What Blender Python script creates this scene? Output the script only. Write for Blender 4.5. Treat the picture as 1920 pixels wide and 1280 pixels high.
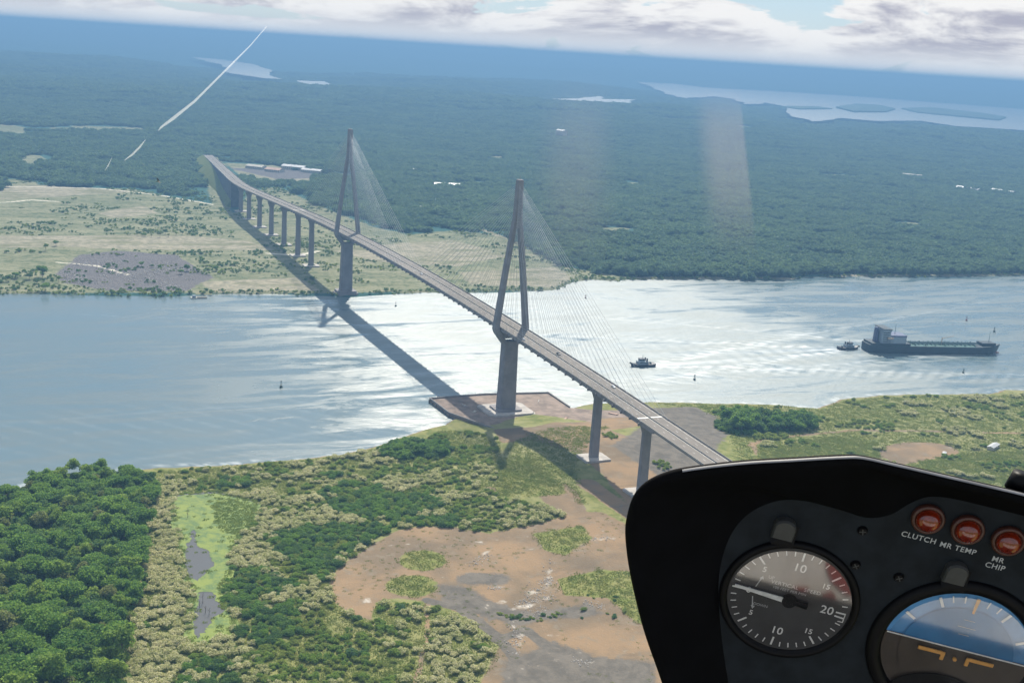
import bpy, math, random
import numpy as np
from mathutils import Vector, Matrix

for o in list(bpy.data.objects):
    bpy.data.objects.remove(o)
SC = bpy.context.scene
COL = SC.collection
rnd = random.Random(7)
rng = np.random.default_rng(11)
R_ = math.radians

# ------------------------------------------------------------------ camera
# Bridge frame: X along the bridge (near pylon at 0, far pylon at -530), Z above the water.
# The scene's origin is put at the camera, so that the cockpit keeps its fine detail.
CAM = np.array([960.25, -430.86, 320.76])
YAW, PITCH, ROLL, FPX = -1.1472, 0.2359, 0.0633, 2262.3
OFF = Vector(-CAM)
fw = np.array([math.cos(PITCH) * math.sin(YAW), math.cos(PITCH) * math.cos(YAW), -math.sin(PITCH)])
_r = np.array([math.cos(YAW), -math.sin(YAW), 0.0])
_u = np.cross(_r, fw)
rt = math.cos(ROLL) * _r + math.sin(ROLL) * _u
up = -math.sin(ROLL) * _r + math.cos(ROLL) * _u
cd = bpy.data.cameras.new('camera')
cam = bpy.data.objects.new('camera', cd)
COL.objects.link(cam)
SC.camera = cam
cd.sensor_width = 36.0
cd.lens = FPX / 1920 * 36
cd.clip_start = 0.02
cd.clip_end = 200000
cam.matrix_world = Matrix(((rt[0], up[0], -fw[0], 0), (rt[1], up[1], -fw[1], 0), (rt[2], up[2], -fw[2], 0), (0, 0, 0, 1)))

# ------------------------------------------------------------------ world, sun, exposure
SUN = np.array([-0.82, 0.37, 1.0])
SUN = SUN / np.linalg.norm(SUN)
world = bpy.data.worlds.new('World')
SC.world = world
world.use_nodes = True


class NT:
    """small helper around a node tree"""
    def __init__(s, tree):
        s.t = tree
        s.t.nodes.clear()

    def n(s, typ, ins=None, **props):
        nd = s.t.nodes.new(typ)
        for k, v in props.items():
            setattr(nd, k, v)
        for k, v in (ins or {}).items():
            sock = nd.inputs[k]
            if isinstance(v, bpy.types.NodeSocket):
                s.t.links.new(v, sock)
            elif isinstance(v, bpy.types.Node):
                s.t.links.new(v.outputs[0], sock)
            else:
                sock.default_value = v
        return nd

    def math(s, op, a, b=0.5, c=0.5, clamp=False):
        nd = s.n('ShaderNodeMath', {0: a, 1: b, 2: c}, operation=op)
        nd.use_clamp = clamp
        return nd.outputs[0]

    def ramp(s, f, lo, hi):
        return s.n('ShaderNodeMapRange', {0: f, 1: lo, 2: hi}, clamp=True, interpolation_type='SMOOTHSTEP').outputs[0]

    def mix(s, f, a, b):
        nd = s.n('ShaderNodeMix', data_type='RGBA')
        for k, v in ((0, f), (6, a), (7, b)):
            if isinstance(v, bpy.types.NodeSocket):
                s.t.links.new(v, nd.inputs[k])
            else:
                nd.inputs[k].default_value = v if k == 0 else (*v[:3], 1)
        return nd.outputs[2]

    def noise(s, vec, scale, detail=4, rough=0.55, dist=0.0):
        return s.n('ShaderNodeTexNoise', {'Vector': vec, 'Scale': scale, 'Detail': detail, 'Roughness': rough, 'Distortion': dist}).outputs[0]

    def vmap(s, vec, scale=(1, 1, 1), loc=(0, 0, 0), rot=(0, 0, 0)):
        return s.n('ShaderNodeMapping', {'Vector': vec, 'Scale': scale, 'Location': loc, 'Rotation': rot}).outputs[0]


w = NT(world.node_tree)
sky = w.n('ShaderNodeTexSky', sky_type='NISHITA', sun_disc=False)
sky.sun_elevation = math.asin(SUN[2])
sky.sun_rotation = math.atan2(SUN[0], SUN[1])
sky.altitude = 300
sky.dust_density = 0.3
sky.ozone_density = 2.0
tc = w.n('ShaderNodeTexCoord').outputs['Generated']
el = w.n('ShaderNodeSeparateXYZ', {0: tc}).outputs[2]
low = w.n('ShaderNodeMapRange', {0: el, 1: 0.0, 2: 0.055, 3: 0.11, 4: -0.01}, clamp=True).outputs[0]


def cloud(dz):
    return w.math('ADD', w.noise(w.vmap(tc, (8, 8, 34), (0.35, 0.1, 0.62 + dz)), 1.0, 10, 0.58, 0.5), low)


cover = w.ramp(cloud(0.0), 0.47, 0.52)
shade = w.ramp(w.math('ADD', cloud(0.45), w.math('MULTIPLY', w.noise(w.vmap(tc, (14, 14, 60), (3.1, 1.7, 0.4)), 1.0, 7, 0.6), 0.35)), 0.66, 0.86)
shade = w.math('MULTIPLY', shade, w.ramp(el, 0.0, 0.03))
cl_col = w.mix(shade, (0.66, 0.65, 0.64), (0.31, 0.31, 0.37))
skyc = w.n('ShaderNodeVectorMath', {0: sky.outputs[0], 1: (0.07, 0.07, 0.07)}, operation='MULTIPLY').outputs[0]
skyc = w.mix(0.55, skyc, (0.27, 0.40, 0.56))
final = w.mix(cover, skyc, cl_col)
w.n('ShaderNodeOutputWorld', {'Surface': w.n('ShaderNodeBackground', {'Color': final, 'Strength': 1.0})})

sd = bpy.data.lights.new('sun', 'SUN')
sd.energy = 5.0
sd.angle = R_(0.9)
sd.color = (1.0, 0.93, 0.80)
sun = bpy.data.objects.new('sun', sd)
COL.objects.link(sun)
sun.rotation_euler = Vector(-SUN).to_track_quat('-Z', 'Y').to_euler()

SC.view_settings.view_transform = 'Standard'
SC.view_settings.look = 'None'
SC.view_settings.exposure = 0.6
SC.view_settings.gamma = 1.0
SC.view_settings.use_curve_mapping = False
SC.render.engine = 'CYCLES'
cy = SC.cycles
cy.use_denoising = True
cy.max_bounces = 6
cy.diffuse_bounces = 2
cy.glossy_bounces = 3
cy.transmission_bounces = 4
cy.volume_bounces = 0
cy.transparent_max_bounces = 12
cy.sample_clamp_indirect = 4.0


# ------------------------------------------------------------------ pixels to places
def ray(x, y):
    return fw + rt * (x - 960) / FPX - up * (y - 640) / FPX


def at_z(x, y, z):
    d = ray(x, y)
    return CAM + d * ((z - CAM[2]) / d[2])


def ss(a, b, x):
    t = np.clip((np.asarray(x, float) - a) / (b - a), 0, 1)
    return t * t * (3 - 2 * t)


def vnoise(x, y, seed=0):
    """value noise, -1..1"""
    xi = np.floor(x).astype(np.int64)
    yi = np.floor(y).astype(np.int64)
    fx, fy = x - xi, y - yi
    fx, fy = fx * fx * (3 - 2 * fx), fy * fy * (3 - 2 * fy)

    def h(a, b):
        n = (a * 374761393 + b * 668265263 + seed * 974634777) & 0x7fffffff
        n = ((n ^ (n >> 13)) * 1274126177) & 0x7fffffff
        return ((n ^ (n >> 16)) & 0xffff) / 32767.5 - 1
    return (h(xi, yi) * (1 - fx) + h(xi + 1, yi) * fx) * (1 - fy) + (h(xi, yi + 1) * (1 - fx) + h(xi + 1, yi + 1) * fx) * fy


def fbm(x, y, seed=0, octv=4):
    s, a = 0, 1.0
    for k in range(octv):
        s = s + a * vnoise(x * 2 ** k, y * 2 ** k, seed + k)
        a *= 0.5
    return s / 1.9


def shore_fn(pix, z=0.4):
    p = np.array([at_z(x, y, z)[:2] for x, y in pix])
    p = p[np.argsort(p[:, 1])]
    return p[:, 1], p[:, 0]


NSY, NSX = shore_fn([(-300, 955), (-120, 940), (0, 928), (70, 903), (150, 888), (300, 876), (450, 869), (560, 860), (640, 851), (715, 832),
                     (770, 812), (830, 796), (880, 770), (960, 752), (1065, 765), (1110, 755), (1241, 753), (1339, 755), (1454, 758), (1531, 765),
                     (1574, 748), (1655, 740), (1860, 737), (1882, 730), (1960, 732), (2300, 718), (2700, 700)])
FSY, FSX = shore_fn([(-400, 556), (-100, 552), (0, 550), (130, 553), (310, 556), (450, 551), (600, 554), (660, 557), (800, 549), (950, 549),
                     (1040, 544), (1075, 530), (1110, 524), (1150, 527), (1190, 524), (1300, 523), (1450, 526), (1490, 524), (1510, 519), (1700, 519), (1920, 517), (2300, 508)])


def near_d(X, Y):
    return X - np.interp(Y, NSY, NSX) + 2.5 * fbm(Y / 17, Y * 0 + 3, 5) + 1.2 * fbm(Y / 5, X / 5, 8, 2)


def far_d(X, Y):
    return np.interp(Y, FSY, FSX) - X + 4 * fbm(Y / 30, Y * 0 + 9, 2) + 2 * fbm(Y / 9, X / 9, 6, 2)


def h_near(X, Y):
    X, Y = np.asarray(X, float), np.asarray(Y, float)
    d = near_d(X, Y)
    return (-2.2 + 3.4 * ss(-6, 5, d) + 15 * ss(15, 170, d) * (0.08 + 0.92 * np.exp(-((Y - 15) / 150) ** 2))
            + 0.7 * fbm(X / 25, Y / 25, 4) * ss(2, 30, d))


LAKE_Z = 48.0
LAKES = (([(1195, 154), (1260, 157), (1330, 165), (1480, 173), (1620, 182), (1760, 193), (1920, 205), (2200, 226), (2200, 262), (1920, 244), (1840, 239), (1790, 236), (1720, 226), (1640, 227), (1580, 222), (1530, 228),
           (1480, 218), (1470, 200), (1440, 193), (1400, 196), (1375, 186), (1340, 181), (1280, 184), (1240, 172)], 90, LAKE_Z),
         ([(355, 107), (420, 112), (470, 120), (520, 134), (510, 147), (480, 146), (440, 138), (425, 130), (405, 118)], 90, LAKE_Z + 10),
         ([(556, 151), (610, 153), (614, 160), (585, 162), (565, 156)], 50, LAKE_Z),
         ([(1042, 186), (1090, 185), (1120, 180), (1135, 186), (1190, 187), (1180, 193), (1130, 191), (1060, 190)], 60, LAKE_Z))


def lake_flat(X, Y):
    f = np.ones(X.shape)
    for px_, _w, lz_ in LAKES:
        P = np.array([at_z(x, y, lz_)[:2] for x, y in px_])
        f = np.minimum(f, ss(0, 900, -inside_sd(P, X, Y)))
    return f


def h_far(X, Y):
    X, Y = np.asarray(X, float), np.asarray(Y, float)
    d = far_d(X, Y)
    D = np.hypot(X - CAM[0], Y - CAM[1])
    z = -2.5 + 4.5 * ss(-6, 10, d) + 4 * ss(30, 400, d) + 12 * ss(1500, 5000, d)
    z = z + 1.2 * fbm(X / 45, Y / 70, 21) * ss(10, 100, d)
    z = z + 7 * fbm(X / 420, Y / 420, 23) * ss(600, 2600, d) + 4 * ss(6000, 12000, D) * (fbm(X / 1800, Y / 1800, 27))
    if np.ndim(X) and np.max(D) > 3500:
        z = z + lake_flat(X, Y) * (38 + 60 * fbm(X / 2100, Y / 2100, 29, 5)) * ss(3500, 7000, D)
    hills = 165 + 120 * fbm(X / 6200, Y / 6200, 31) + 45 * fbm(X / 1500, Y / 1500, 33, 3)
    return np.minimum(z + hills * ss(13500, 24000, D) + 60 * ss(26000, 42000, D), 302 + 30 * fbm(X / 2600, Y / 2600, 35, 4))


def drop(x, y, hf, it=12):
    """the place on a height field that a pixel looks at"""
    z = 5.0
    for _ in range(it):
        p = at_z(x, y, z)
        z = 0.5 * z + 0.5 * float(hf(p[0], p[1]))
    return at_z(x, y, z)


def poly_px(pix, hf):
    return np.array([drop(x, y, hf)[:2] for x, y in pix])


def inside_sd(P, X, Y):
    """signed distance to a polygon (positive inside)"""
    X, Y = np.asarray(X, float), np.asarray(Y, float)
    ins = np.zeros(X.shape, bool)
    best = np.full(X.shape, 1e18)
    n = len(P)
    for i in range(n):
        x1, y1 = P[i]
        x2, y2 = P[(i + 1) % n]
        c = (y1 > Y) != (y2 > Y)
        if abs(y2 - y1) > 1e-9:
            ins ^= c & (X < (x2 - x1) * (Y - y1) / (y2 - y1) + x1)
        dx, dy = x2 - x1, y2 - y1
        t = np.clip(((X - x1) * dx + (Y - y1) * dy) / max(dx * dx + dy * dy, 1e-9), 0, 1)
        best = np.minimum(best, (X - x1 - t * dx) ** 2 + (Y - y1 - t * dy) ** 2)
    d = np.sqrt(best)
    return np.where(ins, d, -d)


def line_d(P, X, Y):
    best = np.full(np.shape(X), 1e18)
    for (x1, y1), (x2, y2) in zip(P[:-1], P[1:]):
        dx, dy = x2 - x1, y2 - y1
        t = np.clip(((X - x1) * dx + (Y - y1) * dy) / max(dx * dx + dy * dy, 1e-9), 0, 1)
        best = np.minimum(best, (X - x1 - t * dx) ** 2 + (Y - y1 - t * dy) ** 2)
    return np.sqrt(best)


# ------------------------------------------------------------------ materials
MATS = {}


def newmat(name):
    m = bpy.data.materials.new(name)
    m.use_nodes = True
    MATS[name] = m
    return m, NT(m.node_tree)


def out(t, surf, disp=None):
    t.n('ShaderNodeOutputMaterial', {'Surface': surf})


def simple(name, col, rough=0.6, metal=0.0, var=0.12, scale=0.6, bump=0.0, spec=0.5, coat=0.0):
    """a plain paint, concrete or metal with faint uneven colour and wear"""
    m, t = newmat(name)
    pos = t.n('ShaderNodeTexCoord').outputs['Object']
    nz = t.noise(pos, scale, 6, 0.6)
    f = t.ramp(nz, 0.3, 0.7)
    a = [c * (1 - var) for c in col]
    b = [min(1, c * (1 + var)) for c in col]
    ins = {'Base Color': t.mix(f, a, b), 'Roughness': rough, 'Metallic': metal, 'Specular IOR Level': spec, 'Coat Weight': coat}
    if bump:
        ins['Normal'] = t.n('ShaderNodeBump', {'Height': nz, 'Strength': bump}).outputs[0]
    out(t, t.n('ShaderNodeBsdfPrincipled', ins))
    return m


simple('concrete', (0.205, 0.19, 0.195), 0.8, var=0.16, scale=0.12)
simple('concrete_dark', (0.19, 0.175, 0.17), 0.85, var=0.2, scale=0.1)
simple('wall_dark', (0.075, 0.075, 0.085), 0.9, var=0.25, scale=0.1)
simple('deck_road', (0.155, 0.136, 0.118), 0.85, var=0.16, scale=0.05)
simple('parapet', (0.26, 0.245, 0.225), 0.8, var=0.12, scale=0.2)
simple('road_paint', (0.75, 0.75, 0.72), 0.6)
simple('pad_concrete', (0.40, 0.37, 0.34), 0.85, var=0.2, scale=0.15)
simple('brown_slab', (0.22, 0.165, 0.13), 0.9, var=0.35, scale=0.11)
simple('cable_white', (0.45, 0.47, 0.50), 0.4, var=0.03)
simple('bark', (0.16, 0.12, 0.09), 0.9, var=0.3, scale=1.5)
simple('hull_navy', (0.006, 0.022, 0.035), 0.45, var=0.3, scale=0.08)
simple('hull_red', (0.16, 0.03, 0.025), 0.6, var=0.3, scale=0.1)
simple('ship_white', (0.27, 0.33, 0.38), 0.5, var=0.08, scale=0.2)
simple('ship_blue', (0.07, 0.09, 0.18), 0.5)
simple('ship_deck', (0.03, 0.12, 0.11), 0.7, var=0.25, scale=0.2)
simple('ship_pipe', (0.10, 0.16, 0.17), 0.6)
simple('ship_tan', (0.55, 0.42, 0.30), 0.6)
simple('dark_glass', (0.01, 0.015, 0.02), 0.15)
simple('rubber_black', (0.012, 0.012, 0.013), 0.8)
simple('tug_hull', (0.018, 0.02, 0.035), 0.5, var=0.3)
simple('buoy_dark', (0.02, 0.05, 0.04), 0.5)
simple('buoy_red', (0.20, 0.025, 0.02), 0.5)
simple('roof_white', (0.40, 0.41, 0.42), 0.5, var=0.1, scale=0.1)
simple('roof_rust', (0.36, 0.22, 0.16), 0.7, var=0.2, scale=0.1)
simple('wall_cream', (0.48, 0.45, 0.38), 0.85, var=0.12, scale=0.15)
simple('car_dark', (0.015, 0.016, 0.02), 0.3, coat=0.5)
simple('car_white', (0.7, 0.7, 0.7), 0.35, coat=0.5)
simple('feather_black', (0.01, 0.01, 0.01), 0.7)
simple('panel_black', (0.0022, 0.0024, 0.0036), 0.8, var=0.25, scale=40, bump=0.15, spec=0.08)
simple('panel_grey', (0.012, 0.0155, 0.020), 0.65, var=0.25, scale=60, bump=0.08, spec=0.12)
simple('bezel_black', (0.0028, 0.0028, 0.004), 0.5, var=0.2, scale=80, spec=0.15)
simple('lug_grey', (0.036, 0.038, 0.038), 0.6, var=0.2, scale=120)
simple('highlight_pale', (0.16, 0.16, 0.17), 0.5, var=0.2, scale=60)  # painted highlight for the hood's edge
simple('print_white', (0.66, 0.65, 0.64), 0.6, var=0.1, scale=300)
simple('print_dim', (0.38, 0.39, 0.40), 0.6, var=0.15, scale=300)
simple('dial_black', (0.030, 0.030, 0.034), 0.5, var=0.25, scale=40)
simple('horizon_blue', (0.075, 0.24, 0.48), 0.55, var=0.25, scale=30)
simple('horizon_deep', (0.020, 0.15, 0.34), 0.55, var=0.2, scale=30)
simple('horizon_brown', (0.050, 0.036, 0.028), 0.6, var=0.2, scale=40)
simple('symbol_amber', (0.62, 0.30, 0.07), 0.5, var=0.1, scale=200)
simple('mirror_red', (0.22, 0.02, 0.018), 0.9)  # these three colour unseen pieces added for the dials to mirror
simple('mirror_brown', (0.16, 0.055, 0.02), 0.9)
simple('mirror_pale', (0.55, 0.53, 0.52), 0.9, var=0.3, scale=3)
simple('steel_pale', (0.6, 0.6, 0.6), 0.3, metal=0.8)
simple('lens_red', (0.19, 0.016, 0.004), 0.18, var=0.4, scale=150, coat=1.0)
simple('lamp_rim', (0.06, 0.02, 0.014), 0.4, var=0.2, scale=100)

m, t = newmat('clear_pane')
out(t, t.n('ShaderNodeBsdfTransparent', {'Color': (0.985, 0.985, 0.985, 1)}))
m, t = newmat('streak')
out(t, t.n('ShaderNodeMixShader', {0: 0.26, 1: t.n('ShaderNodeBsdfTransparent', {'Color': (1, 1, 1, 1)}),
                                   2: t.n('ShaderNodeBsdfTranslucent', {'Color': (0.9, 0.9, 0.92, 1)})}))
m, t = newmat('gauge_glass')
out(t, t.n('ShaderNodeMixShader', {0: 0.20, 1: t.n('ShaderNodeBsdfTransparent', {'Color': (1, 1, 1, 1)}),
                                   2: t.n('ShaderNodeBsdfGlossy', {'Color': (0.95, 0.93, 0.92, 1), 'Roughness': 0.04})}))


def leafmat(name, c1, c2, c3, trans=0.35, spread=1.0):
    """foliage: colour varies by plant and by clump, part of the light passes through the leaves"""
    m, t = newmat(name)
    oi = t.n('ShaderNodeObjectInfo').outputs['Random']
    geo = t.n('ShaderNodeNewGeometry')
    pos = geo.outputs['Position']
    f1 = t.ramp(t.noise(pos, 0.007 if name == 'leaf_far' else 0.045, 4), 0.35, 0.65)
    f2 = t.ramp(t.noise(pos, 0.5, 2), 0.3, 0.7)
    c = t.mix(f2, c1, c2)
    c = t.mix(t.math('MULTIPLY', t.math('ADD', t.math('MULTIPLY', oi, 0.6), t.math('MULTIPLY', f1, 0.5)), 0.9 * spread, clamp=True), c, c3)
    dif = t.n('ShaderNodeBsdfPrincipled', {'Base Color': c, 'Roughness': 0.6, 'Specular IOR Level': 0.25})
    tr = t.n('ShaderNodeBsdfTranslucent', {'Color': t.mix(0.45, c, (0.26, 0.32, 0.07)) if not name.endswith('pale') else c})
    out(t, t.n('ShaderNodeMixShader', {0: trans, 1: dif, 2: tr}))
    return m


leafmat('leaf_forest', (0.038, 0.150, 0.030), (0.090, 0.255, 0.038), (0.190, 0.345, 0.046), 0.57)
leafmat('leaf_canopy', (0.090, 0.210, 0.030), (0.160, 0.305, 0.045), (0.260, 0.370, 0.060), 0.58)
leafmat('leaf_dark', (0.026, 0.100, 0.036), (0.054, 0.160, 0.046), (0.100, 0.215, 0.050), 0.50)
leafmat('leaf_olive', (0.120, 0.165, 0.045), (0.185, 0.215, 0.065), (0.260, 0.270, 0.100), 0.52)
leafmat('leaf_bush', (0.125, 0.220, 0.038), (0.215, 0.305, 0.052), (0.330, 0.380, 0.090), 0.58)
leafmat('leaf_pale', (0.66, 0.62, 0.33), (0.84, 0.80, 0.56), (0.46, 0.48, 0.18), 0.58, 0.70)
leafmat('leaf_grass', (0.235, 0.270, 0.055), (0.36, 0.355, 0.10), (0.185, 0.260, 0.040), 0.52)
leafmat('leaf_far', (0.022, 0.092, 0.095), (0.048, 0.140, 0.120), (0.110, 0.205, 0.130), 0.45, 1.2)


def ground_mat(name, near):
    m, t = newmat(name)
    pos = t.n('ShaderNodeTexCoord').outputs['Object']
    at = t.n('ShaderNodeAttribute', attribute_name='cover')
    sep = t.n('ShaderNodeSeparateColor', {0: at.outputs['Color']})
    a4 = at.outputs['Alpha']
    n1 = t.noise(pos, 0.02, 5, 0.6)
    n2 = t.noise(pos, 0.11, 6, 0.65, 0.4)
    n3 = t.noise(pos, 0.6, 5, 0.7)
    n4 = t.noise(t.vmap(pos, (0.05, 0.012, 0.05)), 1.0, 5, 0.6, 0.5)
    jit = t.math('ADD', t.math('MULTIPLY', t.math('SUBTRACT', n2, 0.5), 1.1), t.math('ADD', t.math('MULTIPLY', t.math('SUBTRACT', n3, 0.5), 0.5), t.math('MULTIPLY', t.math('SUBTRACT', n1, 0.5), 0.9 if not near else 0.3)))

    def msk(sock, lo=0.35, hi=0.65):
        return t.ramp(t.math('ADD', sock, jit), lo, hi)
    if near:
        c = t.mix(t.ramp(n2, 0.35, 0.65), (0.125, 0.150, 0.040), (0.24, 0.235, 0.085))
        c = t.mix(t.ramp(n1, 0.45, 0.65), c, (0.27, 0.26, 0.12))
        lawn = t.mix(t.ramp(n2, 0.3, 0.7), (0.165, 0.19, 0.05), (0.24, 0.225, 0.085))
        c = t.mix(msk(sep.outputs[2]), c, lawn)
        dirt = t.mix(t.ramp(n1, 0.38, 0.62), (0.285, 0.195, 0.115), (0.185, 0.140, 0.092))
        dirt = t.mix(t.ramp(n2, 0.50, 0.72), dirt, (0.225, 0.185, 0.135))
        dirt = t.mix(t.math('MULTIPLY', t.ramp(n3, 0.62, 0.75), 0.35), dirt, (0.55, 0.50, 0.44))
        dirt = t.mix(t.math('MULTIPLY', t.ramp(n4, 0.55, 0.7), 0.5), dirt, (0.13, 0.105, 0.075))
        c = t.mix(msk(sep.outputs[0]), c, dirt)
        grav = t.mix(t.ramp(n2, 0.35, 0.65), (0.115, 0.104, 0.088), (0.170, 0.150, 0.125))
        c = t.mix(msk(sep.outputs[1]), c, grav)
        c = t.mix(msk(a4), c, t.mix(t.ramp(n3, 0.4, 0.6), (0.62, 0.58, 0.52), (0.42, 0.37, 0.31)))
        hb, bs = n3, 0.6
    else:
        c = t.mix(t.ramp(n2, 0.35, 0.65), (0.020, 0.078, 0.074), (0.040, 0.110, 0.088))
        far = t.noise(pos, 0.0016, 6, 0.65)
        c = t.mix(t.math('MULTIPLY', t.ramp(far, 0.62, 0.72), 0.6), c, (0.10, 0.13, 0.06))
        grass = t.mix(t.ramp(t.math('ADD', t.math('MULTIPLY', n4, 0.4), t.math('MULTIPLY', n2, 0.6)), 0.40, 0.60), (0.10, 0.125, 0.058), (0.29, 0.275, 0.175))
        grass = t.mix(t.ramp(n2, 0.52, 0.7), grass, (0.10, 0.125, 0.05))
        c = t.mix(msk(sep.outputs[0]), c, grass)
        tan = t.mix(t.ramp(n2, 0.35, 0.65), (0.36, 0.32, 0.235), (0.20, 0.19, 0.13))
        tan = t.mix(t.math('MULTIPLY', t.ramp(n4, 0.48, 0.62), 0.75), tan, (0.14, 0.15, 0.07))
        c = t.mix(msk(sep.outputs[1]), c, tan)
        rub = t.mix(t.ramp(n3, 0.40, 0.60), (0.060, 0.056, 0.062), (0.20, 0.185, 0.18))
        c = t.mix(msk(sep.outputs[2]), c, rub)
        c = t.mix(t.ramp(a4, 0.4, 0.6), c, (0.62, 0.58, 0.48))
        hb, bs = n2, 1.0
    b = t.n('ShaderNodeBump', {'Height': hb, 'Strength': 0.5, 'Distance': bs}).outputs[0]
    out(t, t.n('ShaderNodeBsdfPrincipled', {'Base Color': c, 'Roughness': 0.95, 'Specular IOR Level': 0.1, 'Normal': b}))
    return m


ground_mat('near_ground', True)
ground_mat('far_ground', False)

m, t = newmat('canal_water')
pos = t.n('ShaderNodeTexCoord').outputs['Object']
wk = t.n('ShaderNodeAttribute', attribute_name='wake')
wsep = t.n('ShaderNodeSeparateColor', {0: wk.outputs['Color']})
w1 = t.noise(t.vmap(pos, (0.26, 0.07, 0.1), rot=(0, 0, 0.18)), 1.0, 6, 0.7, 0.5)
w2 = t.noise(t.vmap(pos, (0.030, 0.007, 0.02), rot=(0, 0, 0.22)), 1.0, 7, 0.65, 1.0)
w3 = t.noise(t.vmap(pos, (0.75, 0.4, 0.5)), 1.0, 3, 0.6)
calm = wsep.outputs[1]
slick = t.math('SUBTRACT', t.ramp(w2, 0.22, 0.60), calm, clamp=True)
rough = t.n('ShaderNodeMapRange', {0: slick, 3: 0.22, 4: 0.58}).outputs[0]
hgt = t.math('ADD', t.math('MULTIPLY', w1, 1.0), t.math('MULTIPLY', w3, 0.25))
bmp = t.n('ShaderNodeBump', {'Height': hgt, 'Strength': t.n('ShaderNodeMapRange', {0: slick, 3: 0.05, 4: 0.85}).outputs[0], 'Distance': 1.0}).outputs[0]
wcol = t.mix(t.ramp(w2, 0.35, 0.65), (0.075, 0.135, 0.160), (0.095, 0.135, 0.138))
wcol = t.mix(wsep.outputs[0], wcol, (0.72, 0.75, 0.75))
out(t, t.n('ShaderNodeBsdfPrincipled', {'Base Color': wcol, 'Roughness': rough, 'IOR': 1.56, 'Specular IOR Level': 1.0, 'Normal': bmp}))

m, t = newmat('lake_water')
pos = t.n('ShaderNodeTexCoord').outputs['Object']
lw = t.noise(t.vmap(pos, (0.004, 0.001, 0.004)), 1.0, 4)
out(t, t.n('ShaderNodeBsdfPrincipled', {'Base Color': (0.10, 0.13, 0.14, 1), 'IOR': 1.62,
                                        'Roughness': t.n('ShaderNodeMapRange', {0: lw, 3: 0.40, 4: 0.52}).outputs[0], 'Specular IOR Level': 1.0}))
m, t = newmat('pond_water')
pos = t.n('ShaderNodeTexCoord').outputs['Object']
out(t, t.n('ShaderNodeBsdfPrincipled', {'Base Color': (0.10, 0.10, 0.10, 1), 'IOR': 1.33, 'Roughness': 0.22,
                                        'Normal': t.n('ShaderNodeBump', {'Height': t.noise(pos, 0.8, 3), 'Strength': 0.1}).outputs[0]}))
m, t = newmat('pond_weed')
pos = t.n('ShaderNodeTexCoord').outputs['Object']
f = t.ramp(t.noise(pos, 0.12, 7, 0.7, 0.3), 0.40, 0.62)
c = t.mix(f, (0.165, 0.215, 0.020), (0.060, 0.125, 0.020))
c = t.mix(t.ramp(t.noise(pos, 1.1, 4), 0.5, 0.75), c, (0.20, 0.24, 0.045))
out(t, t.n('ShaderNodeBsdfPrincipled', {'Base Color': c, 'Roughness': 0.8}))


# ------------------------------------------------------------------ mesh helpers
def link(o, parent=None):
    COL.objects.link(o)
    if parent is not None:
        o.parent = parent
    return o


def tag(o, label=None, cat=None, group=None, kind=None):
    for k, v in (('label', label), ('category', cat), ('group', group), ('kind', kind)):
        if v:
            o[k] = v
    return o


def empty(name, loc, rz=0.0):
    o = bpy.data.objects.new(name, None)
    o.empty_display_size = 0.1
    COL.objects.link(o)
    o.location = Vector([float(v) for v in loc]) + OFF
    o.rotation_euler = (0, 0, rz)
    return o


class MB:
    def __init__(s):
        s.v, s.f = [], []

    def add(s, vs, fs):
        b = len(s.v)
        s.v += [tuple(float(c) for c in p) for p in vs]
        s.f += [tuple(b + i for i in q) for q in fs]
        return s

    def box(s, x0, x1, y0, y1, z0, z1):
        vs = [(x0, y0, z0), (x1, y0, z0), (x1, y1, z0), (x0, y1, z0), (x0, y0, z1), (x1, y0, z1), (x1, y1, z1), (x0, y1, z1)]
        return s.add(vs, [(3, 2, 1, 0), (4, 5, 6, 7), (0, 1, 5, 4), (1, 2, 6, 5), (2, 3, 7, 6), (3, 0, 4, 7)])

    def loft(s, rings, cap=True, closed=True):
        n = len(rings[0])
        vs = [p for r in rings for p in r]
        fs = []
        for k in range(len(rings) - 1):
            for i in range(n if closed else n - 1):
                j = (i + 1) % n
                fs.append((k * n + i, k * n + j, (k + 1) * n + j, (k + 1) * n + i))
        if cap:
            fs.append(tuple(reversed(range(n))))
            fs.append(tuple((len(rings) - 1) * n + i for i in range(n)))
        return s.add(vs, fs)

    def tube(s, p, q, r0, r1=None, n=8):
        r1 = r0 if r1 is None else r1
        p, q = Vector(p), Vector(q)
        d = (q - p).normalized()
        a = d.orthogonal().normalized()
        b = d.cross(a)
        rings = [[c + (a * math.cos(2 * math.pi * i / n) + b * math.sin(2 * math.pi * i / n)) * r for i in range(n)] for c, r in ((p, r0), (q, r1))]
        return s.loft(rings)

    def disc(s, c, r, n=48, z=0.0, rx=None):
        return s.add([(c[0] + r * math.cos(2 * math.pi * i / n), c[1] + (rx or r) * math.sin(2 * math.pi * i / n), z) for i in range(n)], [tuple(range(n))])

    def mesh(s, name, mat, smooth=False):
        me = bpy.data.meshes.new(name)
        me.from_pydata(s.v, [], s.f)
        me.materials.append(MATS[mat])
        if smooth:
            me.polygons.foreach_set('use_smooth', [True] * len(me.polygons))
        me.update()
        return me

    def build(s, name, mat, parent=None, smooth=False, shift=None):
        o = bpy.data.objects.new(name, s.mesh(name, mat, smooth))
        link(o, parent)
        if parent is None:
            o.location = OFF
        if shift is not None:
            o.location = Vector(shift)
        return o


def bevel(o, wd, seg=2):
    md = o.modifiers.new('bevel', 'BEVEL')
    md.width = wd
    md.segments = seg
    md.limit_method = 'ANGLE'
    return o


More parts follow.
